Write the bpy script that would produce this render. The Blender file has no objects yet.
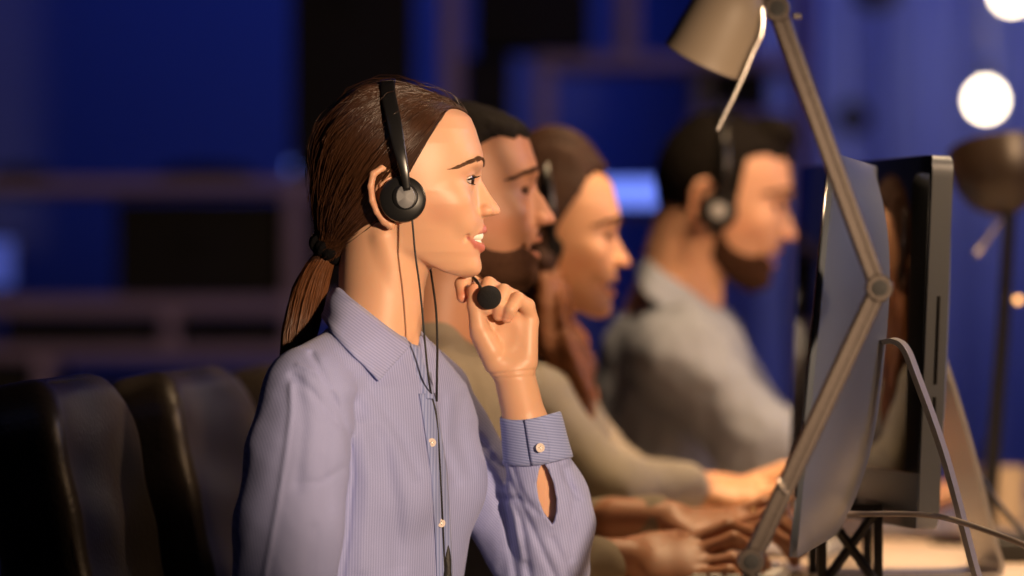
import bpy, math, random
import numpy as np
from mathutils import Vector, Matrix

rng = np.random.default_rng(7)
random.seed(7)
scene = bpy.context.scene
COL = scene.collection

# ------------------------------------------------------------------ camera
FPX = 4333.0            # focal length in pixels of the 1024 px wide frame
CAMZ = 1.11
cam_d = bpy.data.cameras.new('camera')
cam_d.sensor_width = 36.0
cam_d.lens = FPX / 1024.0 * 36.0
cam_d.clip_start = 0.1
cam_d.clip_end = 60
cam_d.dof.use_dof = True
cam_d.dof.focus_distance = 4.95
cam_d.dof.aperture_fstop = 1.75
cam = bpy.data.objects.new('camera', cam_d)
cam.location = (0, 0, CAMZ)
cam.rotation_euler = (math.radians(90), 0, 0)
COL.objects.link(cam)
scene.camera = cam

# ------------------------------------------------------------------ world, view
world = bpy.data.worlds.new('world')
scene.world = world
world.use_nodes = True
world.node_tree.nodes['Background'].inputs[0].default_value = (0.03, 0.045, 0.16, 1)
world.node_tree.nodes['Background'].inputs[1].default_value = 0.12
scene.view_settings.view_transform = 'Standard'
scene.view_settings.look = 'None'
scene.view_settings.gamma = 1.0
scene.view_settings.use_curve_mapping = False
scene.view_settings.exposure = 0.0

# ------------------------------------------------------------------ off-frame lights, added
def area(name, loc, target, size, power, color, size_y=None, spread=math.pi):
    d = bpy.data.lights.new(name, 'AREA')
    d.energy = power; d.color = color; d.size = size
    d.spread = spread
    if size_y:
        d.shape = 'RECTANGLE'; d.size_y = size_y
    o = bpy.data.objects.new(name, d)
    o.location = loc
    o.rotation_euler = (Vector(target) - Vector(loc)).to_track_quat('-Z', 'Y').to_euler()
    COL.objects.link(o)
    return o

def spot(name, loc, target, angle, blend, power, color, radius=0.1):
    d = bpy.data.lights.new(name, 'SPOT')
    d.energy = power; d.color = color; d.spot_size = math.radians(angle); d.spot_blend = blend; d.shadow_soft_size = radius
    o = bpy.data.objects.new(name, d)
    o.location = loc
    o.rotation_euler = (Vector(target) - Vector(loc)).to_track_quat('-Z', 'Y').to_euler()
    COL.objects.link(o)
    return o
# unseen warm key right of the camera, cone narrowed to leave the screens dark
key = spot('warm_key_spot', (1.50, 2.0, 1.50), (-0.075, 5.0, 1.05), 15.0, 0.38, 620, (1.0, 0.70, 0.45), 0.07)
key.scale = (0.76, 1.0, 1.0)
# second unseen warm light, added for the colleagues
area('warm_colleague_fill', (1.9, 4.6, 2.05), (0.2, 6.0, 1.1), 0.35, 10, (1.0, 0.62, 0.34), spread=math.radians(80))
# unseen warm area light, added to brighten the hands and desk top
area('warm_desk_fill', (0.55, 5.75, 2.5), (0.45, 5.75, 0.75), 0.18, 9, (1.0, 0.66, 0.36), spread=math.radians(75))
# unseen cool light far right, added to turn the silver computer back bluish
area('cool_side_fill', (3.3, 6.0, 2.2), (0.4, 5.4, 1.05), 1.0, 3.6, (0.55, 0.60, 1.0), spread=math.radians(60))
# dim cool fill added up high, as the closed room blocks the world light
area('cool_ambient_fill', (-1.2, 4.0, 2.9), (0.0, 5.2, 1.0), 1.2, 0.9, (0.35, 0.42, 1.0))
# blue area lights added out of view to light the back wall
area('blue_wall_fill', (1.7, 8.3, 2.7), (1.3, 9.6, 1.0), 1.6, 8.5, (0.10, 0.19, 1.0), 0.2)
area('blue_wall_fill', (0.0, 8.9, 2.7), (0.0, 9.6, 1.2), 1.4, 2.6, (0.09, 0.19, 1.0), 0.2)
area('blue_wall_fill', (-1.2, 8.9, 2.7), (-1.2, 9.6, 1.2), 1.0, 0.8, (0.11, 0.18, 1.0), 0.2)

# ------------------------------------------------------------------ helpers: materials
def mat(name, color=(0.5, 0.5, 0.5), rough=0.5, metal=0.0, bump=0.0, bscale=200.0, var=0.0, vscale=8.0,
        spec=0.5, emit=None, estr=0.0, attr=None, sss=0.0, sheen=0.0, coat=0.0):
    m = bpy.data.materials.new(name)
    m.use_nodes = True
    nt = m.node_tree; N = nt.nodes; L = nt.links
    b = N['Principled BSDF']
    b.inputs['Base Color'].default_value = (*color, 1)
    b.inputs['Roughness'].default_value = rough
    b.inputs['Metallic'].default_value = metal
    b.inputs['Specular IOR Level'].default_value = spec
    b.inputs['Coat Weight'].default_value = coat
    b.inputs['Sheen Weight'].default_value = sheen
    tc = N.new('ShaderNodeTexCoord')
    src = None
    if attr:
        a = N.new('ShaderNodeAttribute'); a.attribute_name = attr
        src = a.outputs['Color']
    if var > 0:
        nz = N.new('ShaderNodeTexNoise'); nz.inputs['Scale'].default_value = vscale
        nz.inputs['Detail'].default_value = 4
        L.new(tc.outputs['Object'], nz.inputs['Vector'])
        mr = N.new('ShaderNodeMapRange')
        mr.inputs['To Min'].default_value = 1 - var; mr.inputs['To Max'].default_value = 1 + var
        L.new(nz.outputs['Fac'], mr.inputs['Value'])
        mx = N.new('ShaderNodeMix'); mx.data_type = 'RGBA'; mx.blend_type = 'MULTIPLY'
        mx.inputs[0].default_value = 1.0
        if src: L.new(src, mx.inputs[6])
        else: mx.inputs[6].default_value = (*color, 1)
        L.new(mr.outputs[0], mx.inputs[7])
        src = mx.outputs[2]
    if src: L.new(src, b.inputs['Base Color'])
    if bump > 0:
        nb = N.new('ShaderNodeTexNoise'); nb.inputs['Scale'].default_value = bscale
        nb.inputs['Detail'].default_value = 3
        L.new(tc.outputs['Object'], nb.inputs['Vector'])
        bp = N.new('ShaderNodeBump'); bp.inputs['Strength'].default_value = bump
        bp.inputs['Distance'].default_value = 0.002
        L.new(nb.outputs['Fac'], bp.inputs['Height'])
        L.new(bp.outputs[0], b.inputs['Normal'])
    if sss > 0:
        b.inputs['Subsurface Weight'].default_value = sss
        b.inputs['Subsurface Radius'].default_value = (0.012, 0.004, 0.002)
        b.inputs['Subsurface Scale'].default_value = 0.6
    if emit:
        b.inputs['Emission Color'].default_value = (*emit, 1)
        b.inputs['Emission Strength'].default_value = estr
    return m

def stripe_mat(name, c1, c2, axis_attr='stripe', period=1.0, rough=0.75, mixf=1.0):
    """woven shirt cloth: fine stripes across a per-vertex cloth coordinate"""
    m = mat(name, c1, rough, bump=0.25, bscale=900, sheen=0.15, spec=0.3)
    nt = m.node_tree; N = nt.nodes; L = nt.links
    b = N['Principled BSDF']
    a = N.new('ShaderNodeAttribute'); a.attribute_name = axis_attr
    mu = N.new('ShaderNodeMath'); mu.operation = 'MULTIPLY'; mu.inputs[1].default_value = 2 * math.pi / period
    L.new(a.outputs['Fac'], mu.inputs[0])
    si = N.new('ShaderNodeMath'); si.operation = 'SINE'; L.new(mu.outputs[0], si.inputs[0])
    mr = N.new('ShaderNodeMapRange'); mr.inputs['From Min'].default_value = -0.4; mr.inputs['From Max'].default_value = 0.4
    L.new(si.outputs[0], mr.inputs['Value'])
    mx = N.new('ShaderNodeMix'); mx.data_type = 'RGBA'
    mx.inputs[6].default_value = (*c1, 1); mx.inputs[7].default_value = (*c2, 1)
    L.new(mr.outputs[0], mx.inputs[0]); L.new(mx.outputs[2], b.inputs['Base Color'])
    return m

M = dict(
    skin=mat('skin', rough=0.42, attr='col', sss=0.25, bump=0.08, bscale=700, spec=0.4),
    skin_soft=mat('skin_of_colleagues', rough=0.5, attr='col', sss=0.15, spec=0.4),
    hair=mat('brown_hair', (0.030, 0.013, 0.007), 0.7, var=0.5, vscale=60, spec=0.15),
    hair_strand=mat('brown_hair_strands', (0.058, 0.023, 0.010), 0.30, var=0.5, vscale=90, spec=0.7),
    tail_strand=mat('ponytail_strands', (0.13, 0.046, 0.015), 0.34, var=0.5, vscale=90, spec=0.7),  # paler than the head hair: the light caught by the ponytail is in the colour
    dark_hair=mat('dark_hair', (0.007, 0.005, 0.004), 0.8, var=0.4, vscale=90, bump=0.9, bscale=220, spec=0.12),
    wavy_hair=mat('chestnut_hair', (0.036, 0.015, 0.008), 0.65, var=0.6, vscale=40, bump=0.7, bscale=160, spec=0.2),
    beard=mat('beard', (0.050, 0.023, 0.013), 0.85, spec=0.1, var=0.4, vscale=120, bump=0.6, bscale=400),
    scrunchie=mat('black_elastic', (0.003, 0.0025, 0.003), 0.9, bump=0.8, bscale=300, spec=0.1),
    plastic=mat('black_plastic', (0.010, 0.010, 0.011), 0.28, spec=0.5),
    matte_black=mat('matte_black', (0.012, 0.011, 0.011), 0.6, bump=0.3, bscale=500),
    foam=mat('microphone_foam', (0.006, 0.006, 0.007), 0.95, bump=1.0, bscale=900),
    silver_dot=mat('satin_silver_plastic', (0.16, 0.16, 0.17), 0.5),
    alu=mat('brushed_aluminium', (0.25, 0.28, 0.33), 0.42, metal=0.85, bump=0.05, bscale=500),
    alu_edge=mat('aluminium_edge', (0.42, 0.41, 0.41), 0.40, metal=0.6),
    lamp_metal=mat('brushed_lamp_metal', (0.075, 0.057, 0.047), 0.42, metal=0.4, bump=0.1, bscale=300),
    lamp_paint=mat('beige_lamp_enamel', (0.19, 0.15, 0.11), 0.55, spec=0.3),
    chrome=mat('chrome', (0.80, 0.74, 0.68), 0.25, metal=0.8),
    glass=mat('black_screen_glass', (0.004, 0.004, 0.005), 0.06, spec=0.8, coat=0.5),
    leather=mat('black_leather', (0.032, 0.025, 0.020), 0.42, bump=0.35, bscale=160, var=0.2, spec=0.45),
    desk=mat('pale_desk_laminate', (0.62, 0.50, 0.38), 0.42, var=0.08, vscale=3),
    wall=mat('blue_painted_wall', (0.17, 0.23, 0.55), 0.75, var=0.10, vscale=1.2, bump=0.1, bscale=60),
    curtain=mat('blue_curtain_cloth', (0.21, 0.27, 0.64), 0.85, var=0.06, vscale=3),
    floor=mat('dark_floor', (0.025, 0.023, 0.03), 0.5, var=0.2, vscale=4),
    ceiling=mat('dark_ceiling', (0.03, 0.03, 0.045), 0.8, var=0.05),
    shelf=mat('mauve_shelf_board', (0.42, 0.34, 0.58), 0.6, var=0.08, vscale=6),
    darkbox=mat('black_cardboard', (0.010, 0.010, 0.014), 0.8, var=0.2, vscale=10),
    white_plastic=mat('white_plastic', (0.60, 0.60, 0.60), 0.4),
    cable_grey=mat('grey_cable', (0.34, 0.29, 0.25), 0.5),
    trousers=mat('dark_trousers', (0.015, 0.017, 0.03), 0.8, bump=0.2, bscale=400),
    button=mat('pearl_button', (0.72, 0.62, 0.56), 0.25, spec=0.6),
    teeth=mat('teeth', (0.85, 0.80, 0.70), 0.25, spec=0.6),
    brow=mat('eyebrow_hair', (0.10, 0.050, 0.028), 0.8, spec=0.1),
    long_hair=mat('lit_chestnut_hair', (0.19, 0.070, 0.026), 0.5, var=0.6, vscale=40, bump=0.7, bscale=160, spec=0.3),  # lit copy of the chestnut, lamp light on the loose lengths mixed in
    lash=mat('eyelash', (0.006, 0.004, 0.003), 0.7),
    sclera=mat('eye_white', (0.50, 0.41, 0.37), 0.25, spec=0.4),
    iris=mat('brown_iris', (0.035, 0.018, 0.010), 0.1, spec=0.8),
    mouth_in=mat('mouth_inside', (0.10, 0.02, 0.015), 0.6),
    shirt=stripe_mat('blue_striped_cotton', (0.26, 0.29, 0.55), (0.34, 0.37, 0.65), period=2.4),
    shirt_cross=stripe_mat('blue_striped_cotton_cuff', (0.20, 0.245, 0.50), (0.31, 0.36, 0.64), period=2.7),
    khaki=mat('khaki_cotton', (0.20, 0.165, 0.12), 0.85, bump=0.2, bscale=500, var=0.1),
    khaki_dark=mat('dark_collar_lining', (0.03, 0.025, 0.022), 0.85),
    beige=mat('beige_cotton', (0.29, 0.255, 0.20), 0.85, bump=0.2, bscale=500, var=0.1),
    greyblue=mat('grey_blue_cotton', (0.22, 0.245, 0.31), 0.85, bump=0.2, bscale=500, var=0.12, vscale=20),
    bulb=mat('lit_bulb', (1, 1, 1), 0.3, emit=(1.0, 0.82, 0.55), estr=14),
    blue_led=mat('blue_lit_panel', (0.1, 0.1, 0.3), 0.3, emit=(0.12, 0.19, 0.75), estr=2.0),
    blue_led_dim=mat('dim_blue_indicator', (0.1, 0.1, 0.3), 0.3, emit=(0.05, 0.08, 0.38), estr=0.8),
    gold=mat('gold', (0.9, 0.62, 0.30), 0.2, metal=1.0),
    mesh_metal=mat('black_wire_mesh', (0.010, 0.009, 0.009), 0.45, metal=0.3),
    paper=mat('paper', (0.62, 0.60, 0.56), 0.8),
    binder_grey=mat('grey_binder', (0.30, 0.30, 0.32), 0.7),
)

# ------------------------------------------------------------------ helpers: objects
def tag(o, label=None, cat=None, group=None, kind=None):
    if label: o['label'] = label
    if cat: o['category'] = cat
    if group: o['group'] = group
    if kind: o['kind'] = kind
    return o

def mesh_obj(name, verts, faces, material, parent=None, smooth=True, attrs=None):
    verts = np.asarray(verts, dtype=np.float32).reshape(-1, 3)
    me = bpy.data.meshes.new(name)
    if isinstance(faces, np.ndarray):
        n, k = faces.shape
        me.vertices.add(len(verts)); me.vertices.foreach_set('co', verts.ravel())
        me.loops.add(n * k); me.loops.foreach_set('vertex_index', faces.astype(np.int32).ravel())
        me.polygons.add(n)
        me.polygons.foreach_set('loop_start', (np.arange(n) * k).astype(np.int32))
        me.update(calc_edges=True)
    else:
        me.from_pydata([tuple(map(float, v)) for v in verts], [], faces)
    me.validate()
    if smooth:
        me.polygons.foreach_set('use_smooth', np.ones(len(me.polygons), dtype=bool))
    mats = material if isinstance(material, (list, tuple)) else [material]
    for m in mats: me.materials.append(m)
    if attrs:
        for an, data in attrs.items():
            data = np.asarray(data, dtype=np.float32)
            if data.ndim == 2:
                a = me.color_attributes.new(an, 'FLOAT_COLOR', 'POINT')
                full = np.ones((len(verts), 4), dtype=np.float32); full[:, :3] = data
                a.data.foreach_set('color', full.ravel())
            else:
                a = me.attributes.new(an, 'FLOAT', 'POINT')
                a.data.foreach_set('value', data)
    o = bpy.data.objects.new(name, me)
    COL.objects.link(o)
    if parent is not None:
        o.parent = parent
    return o

def empty(name, loc=(0, 0, 0), rz=0.0):
    o = bpy.data.objects.new(name, None)
    o.location = loc; o.rotation_euler = (0, 0, rz); o.empty_display_size = 0.1
    COL.objects.link(o)
    return o

def keep_world(o, root):
    """parent o (built in world coordinates) to a root Empty without moving it"""
    o.parent = root
    o.matrix_parent_inverse = Matrix.LocRotScale(root.location, root.rotation_euler, root.scale).inverted()
    return o

class MB:
    """mesh builder: boxes, tubes, lathes collected into one mesh"""
    def __init__(self): self.v = []; self.f = []
    def add(self, vs, fs):
        n = len(self.v); self.v += [tuple(map(float, a)) for a in vs]
        self.f += [tuple(i + n for i in f) for f in fs]; return self
    def box(self, c, s, rot=None, bev=0.0):
        cx, cy, cz = c; sx, sy, sz = [a / 2 for a in s]
        if bev <= 0:
            vs = [Vector((x * sx, y * sy, z * sz)) for x in (-1, 1) for y in (-1, 1) for z in (-1, 1)]
            fs = [(0, 1, 3, 2), (4, 6, 7, 5), (0, 4, 5, 1), (2, 3, 7, 6), (0, 2, 6, 4), (1, 5, 7, 3)]
        else:
            import bmesh
            bm = bmesh.new(); bmesh.ops.create_cube(bm, size=1)
            for v in bm.verts: v.co = Vector((v.co.x * 2 * sx, v.co.y * 2 * sy, v.co.z * 2 * sz))
            bmesh.ops.bevel(bm, geom=bm.edges[:] + bm.verts[:], offset=min(bev, 0.95 * min(sx, sy, sz)), segments=4, profile=0.5, affect='EDGES')
            bm.verts.index_update()
            vs = [v.co.copy() for v in bm.verts]; fs = [tuple(v.index for v in f.verts) for f in bm.faces]; bm.free()
        if rot is not None: vs = [rot @ v for v in vs]
        return self.add([v + Vector(c) for v in vs], fs)
    def tube(self, pts, r, n=12, caps=True, flat=None):
        pts = [Vector(p) for p in pts]; k = len(pts)
        rs = r if isinstance(r, (list, tuple)) else [r] * k
        vs, fs = [], []
        up = None
        for i, p in enumerate(pts):
            t = (pts[min(i + 1, k - 1)] - pts[max(i - 1, 0)]).normalized()
            if up is None:
                up = Vector((0, 0, 1)) if abs(t.z) < 0.9 else Vector((1, 0, 0))
            a = t.cross(up).normalized(); b = a.cross(t).normalized(); up = b
            for j in range(n):
                an = 2 * math.pi * j / n
                sa = 1.0 if flat is None else flat
                vs.append(p + a * math.cos(an) * rs[i] * sa + b * math.sin(an) * rs[i])
        for i in range(k - 1):
            for j in range(n):
                fs.append((i * n + j, i * n + (j + 1) % n, (i + 1) * n + (j + 1) % n, (i + 1) * n + j))
        if caps:
            fs.append(tuple(range(n - 1, -1, -1))); fs.append(tuple((k - 1) * n + j for j in range(n)))
        return self.add(vs, fs)
    def lathe(self, prof, origin, axis, n=40, close=False):
        """prof: list of (radius, distance along axis)"""
        ax = Vector(axis).normalized()
        a = ax.orthogonal().normalized(); b = ax.cross(a)
        vs, fs = [], []
        for (r, h) in prof:
            for j in range(n):
                t = 2 * math.pi * j / n
                vs.append(Vector(origin) + ax * h + (a * math.cos(t) + b * math.sin(t)) * max(r, 1e-5))
        k = len(prof)
        for i in range(k - 1 + (1 if close else 0)):
            i2 = (i + 1) % k
            for j in range(n):
                fs.append((i * n + j, i * n + (j + 1) % n, i2 * n + (j + 1) % n, i2 * n + j))
        return self.add(vs, fs)
    def build(self, name, material, parent=None, smooth=True, auto=True):
        o = mesh_obj(name, self.v, self.f, material, parent, smooth)
        import bmesh
        bm = bmesh.new(); bm.from_mesh(o.data); bmesh.ops.recalc_face_normals(bm, faces=bm.faces)
        if smooth and auto:
            for e in bm.edges:
                if len(e.link_faces) == 2 and e.calc_face_angle(0) > math.radians(38): e.smooth = False
        bm.to_mesh(o.data); bm.free()
        return o

def catmull(pts, n):
    pts = np.asarray(pts, float); k = len(pts)
    P = np.vstack([2 * pts[0] - pts[1], pts, 2 * pts[-1] - pts[-2]])
    out = []
    for t in np.linspace(0, k - 1, n):
        i = min(int(t), k - 2); u = t - i
        a, b, c, d = P[i], P[i + 1], P[i + 2], P[i + 3]
        out.append(0.5 * (2 * b + (c - a) * u + (2 * a - 5 * b + 4 * c - d) * u * u + (3 * b - a - 3 * c + d) * u ** 3))
    return np.array(out)

# ------------------------------------------------------------------ helpers: distance fields
def smin(a, b, k):
    h = np.clip(0.5 + 0.5 * (b - a) / k, 0, 1)
    return b * (1 - h) + a * h - k * h * (1 - h)
def smax(a, b, k): return -smin(-a, -b, k)
def el(p, c, r):
    x, y, z = p
    dx, dy, dz = (x - c[0]), (y - c[1]), (z - c[2])
    k1 = np.sqrt((dx / r[0]) ** 2 + (dy / r[1]) ** 2 + (dz / r[2]) ** 2) + 1e-6
    k2 = np.sqrt((dx / r[0] ** 2) ** 2 + (dy / r[1] ** 2) ** 2 + (dz / r[2] ** 2) ** 2) + 1e-6
    return k1 * (k1 - 1) / k2
def cap(p, a, b, ra, rb):
    x, y, z = p
    bx, by, bz = b[0] - a[0], b[1] - a[1], b[2] - a[2]
    L2 = bx * bx + by * by + bz * bz + 1e-9
    t = np.clip(((x - a[0]) * bx + (y - a[1]) * by + (z - a[2]) * bz) / L2, 0, 1)
    return np.sqrt((x - a[0] - bx * t) ** 2 + (y - a[1] - by * t) ** 2 + (z - a[2] - bz * t) ** 2) - (ra + (rb - ra) * t)
def chain(p, pts, rs, k=2.0):
    d = None
    for i in range(len(pts) - 1):
        e = cap(p, pts[i], pts[i + 1], rs[i], rs[i + 1])
        d = e if d is None else smin(d, e, k)
    return d
def wob(p, scale, seed, n=5, stretch=(1, 1, 1)):
    r = np.random.default_rng(seed)
    out = 0
    for i in range(n):
        v = r.normal(size=3); v /= np.linalg.norm(v)
        f = scale * (0.6 + 0.9 * i / n) * 2 * math.pi
        out = out + np.sin((p[0] * v[0] * stretch[0] + p[1] * v[1] * stretch[1] + p[2] * v[2] * stretch[2]) * f + r.uniform(0, 6.28)
                           + 1.3 * np.sin((p[0] * v[1] + p[2] * v[0]) * f * 0.6 + r.uniform(0, 6)))
    return out / n
def Q(px, py, w): return (px, w, -py)      # picture-plane point at depth offset w -> field point

def surface_net(f, lo, hi, h):
    """sample f on a grid (only near the surface) and extract a quad mesh"""
    lo = np.array(lo, float); hi = np.array(hi, float)
    B = 8
    nb = np.ceil((hi - lo) / (h * B)).astype(int)
    n = nb * B + 1
    bc = [lo[i] + (np.arange(nb[i]) + 0.5) * B * h for i in range(3)]
    gx, gy, gz = np.meshgrid(*bc, indexing='ij')
    fc = f((gx.ravel(), gy.ravel(), gz.ravel())).reshape(nb)
    V = np.empty(tuple(n), np.float32)
    fr = np.repeat(np.repeat(np.repeat(fc, B, 0), B, 1), B, 2)
    V[:-1, :-1, :-1] = fr
    V[-1] = V[-2]; V[:, -1] = V[:, -2]; V[:, :, -1] = V[:, :, -2]
    near = np.argwhere(np.abs(fc) < B * h * 1.5)
    off = np.stack(np.meshgrid(np.arange(B + 1), np.arange(B + 1), np.arange(B + 1), indexing='ij'), -1).reshape(-1, 3)
    for s in range(0, len(near), 500):
        idx = (near[s:s + 500, None, :] * B + off[None]).reshape(-1, 3)
        pos = lo + idx * h
        V[idx[:, 0], idx[:, 1], idx[:, 2]] = f((pos[:, 0], pos[:, 1], pos[:, 2]))
    ins = V < 0
    c = [ins[i:n[0] - 1 + i, j:n[1] - 1 + j, k:n[2] - 1 + k] for i in (0, 1) for j in (0, 1) for k in (0, 1)]
    anyi = c[0].copy(); alli = c[0].copy()
    for a in c[1:]: anyi |= a; alli &= a
    cells = np.argwhere(anyi & ~alli)
    vid = -np.ones(tuple(n - 1), np.int64); vid[cells[:, 0], cells[:, 1], cells[:, 2]] = np.arange(len(cells))
    acc = np.zeros((len(cells), 3)); cnt = np.zeros(len(cells))
    corners = [(i, j, k) for i in (0, 1) for j in (0, 1) for k in (0, 1)]
    for a in corners:
        for ax in range(3):
            if a[ax]: continue
            b = list(a); b[ax] = 1
            va = V[cells[:, 0] + a[0], cells[:, 1] + a[1], cells[:, 2] + a[2]]
            vb = V[cells[:, 0] + b[0], cells[:, 1] + b[1], cells[:, 2] + b[2]]
            m = (va < 0) != (vb < 0)
            t = np.where(m, va / np.where(va == vb, 1, va - vb), 0)
            pos = np.tile(np.array(a, float), (len(cells), 1)); pos[:, ax] += t
            acc[m] += pos[m]; cnt[m] += 1
    verts = lo + (cells + acc / cnt[:, None]) * h
    quads = []
    for ax in range(3):
        o1, o2 = (ax + 1) % 3, (ax + 2) % 3
        sl_a = [slice(None)] * 3; sl_b = [slice(None)] * 3
        sl_a[ax] = slice(0, -1); sl_b[ax] = slice(1, None)
        A = ins[tuple(sl_a)]; Bv = ins[tuple(sl_b)]
        e = np.argwhere(A != Bv)
        e = e[(e[:, o1] > 0) & (e[:, o2] > 0) & (e[:, o1] < n[o1] - 1) & (e[:, o2] < n[o2] - 1)]
        q = []
        for d1, d2 in ((-1, -1), (0, -1), (0, 0), (-1, 0)):
            k = e.copy(); k[:, o1] += d1; k[:, o2] += d2
            q.append(vid[k[:, 0], k[:, 1], k[:, 2]])
        q = np.stack(q, 1)
        flip = ~A[e[:, 0], e[:, 1], e[:, 2]]
        q[flip] = q[flip][:, ::-1]
        quads.append(q)
    quads = np.vstack(quads); quads = quads[(quads >= 0).all(1)]
    return verts, quads

def grow(verts, quads, it=1, lam=0.5):
    """light Laplacian smoothing"""
    for _ in range(it):
        s = np.zeros_like(verts); c = np.zeros(len(verts))
        for i in range(4):
            a = quads[:, i]; b = quads[:, (i + 1) % 4]
            np.add.at(s, a, verts[b]); np.add.at(c, a, 1)
            np.add.at(s, b, verts[a]); np.add.at(c, b, 1)
        verts = verts + lam * (s / np.maximum(c, 1)[:, None] - verts)
    return verts

class Frame:
    """a person's modelling frame: picture pixels at distance D, real metres out"""
    def __init__(self, D): self.D = D; self.s = D / FPX
    def to_world(self, v):
        v = np.asarray(v, float).reshape(-1, 3)
        return np.stack([(v[:, 0] - 512) * self.s, self.D + v[:, 1] * self.s, CAMZ + (v[:, 2] + 288) * self.s], 1)

def ray_hit(f, px, py, w0=-260, w1=200, step=3.0):
    """depth at which field f is first met behind picture points"""
    px = np.atleast_1d(np.asarray(px, float)); py = np.atleast_1d(np.asarray(py, float))
    w = np.full(px.shape, float(w0)); done = np.zeros(px.shape, bool)
    while (not done.all()) and w.min() < w1:
        d = f((px, w, -py))
        done |= (d < 0) | (w >= w1)
        w = np.where(done, w, w + step)
    lo = w - step; hi = w.copy()
    for _ in range(8):
        mid = (lo + hi) / 2; ins = f((px, mid, -py)) < 0
        hi = np.where(ins, mid, hi); lo = np.where(ins, lo, mid)
    return hi

def strand_mesh(paths, r0, r1, nside=3, jitter=0.3):
    """paths (N,M,3): thin tapered tubes"""
    N, Mn, _ = paths.shape
    T = np.gradient(paths, axis=1); T /= np.linalg.norm(T, axis=2, keepdims=True) + 1e-9
    ref = np.array([0.3, 0.9, 0.31]); A = np.cross(T, ref); A /= np.linalg.norm(A, axis=2, keepdims=True) + 1e-9
    Bn = np.cross(T, A)
    rad = np.linspace(r0, r1, Mn)[None, :, None] * (1 + jitter * rng.uniform(-1, 1, (N, 1, 1)))
    vs = np.empty((N, Mn, nside, 3))
    for j in range(nside):
        an = 2 * math.pi * j / nside
        vs[:, :, j] = paths + (A * math.cos(an) + Bn * math.sin(an)) * rad
    idx = np.arange(N * Mn * nside).reshape(N, Mn, nside)
    fs = []
    for j in range(nside):
        j2 = (j + 1) % nside
        fs.append(np.stack([idx[:, :-1, j], idx[:, :-1, j2], idx[:, 1:, j2], idx[:, 1:, j]], -1).reshape(-1, 4))
    return vs.reshape(-1, 3), np.vstack(fs)
#__PART2__
# ------------------------------------------------------------------ head (canonical picture-pixel frame of the nearest person)
FZ = [104, 110, 118, 130, 140, 147, 153, 160, 167, 174, 182, 190, 200, 210, 217, 224, 232, 240, 247, 252, 257, 262, 268, 272, 275, 278]
FX = [455, 464, 471, 476, 479, 481.3, 483, 483.6, 482.6, 480, 477.5, 477, 478, 480, 482, 482.5, 481.5, 480.5, 480.5, 480, 479, 479, 479.6, 478.6, 475.5, 468]
WZ = [104, 115, 130, 145, 160, 178, 192, 205, 218, 230, 242, 252, 262, 270, 278]
WX = [40, 50, 57, 60, 60, 60.5, 61, 59, 55.5, 52, 47.5, 43, 36, 29, 18]
NZ = [168, 174, 180, 185, 190, 195, 200, 204, 208, 211, 213.5, 215.5, 218, 222]
NX = [479, 480.5, 481.6, 484.5, 487.6, 490.6, 494.2, 497.2, 499.8, 500.6, 500, 497, 489, 482]
NW = [5, 5.5, 6, 6.8, 7.6, 8.6, 9.6, 10.5, 11.2, 11, 10, 9, 7, 5]

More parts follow.
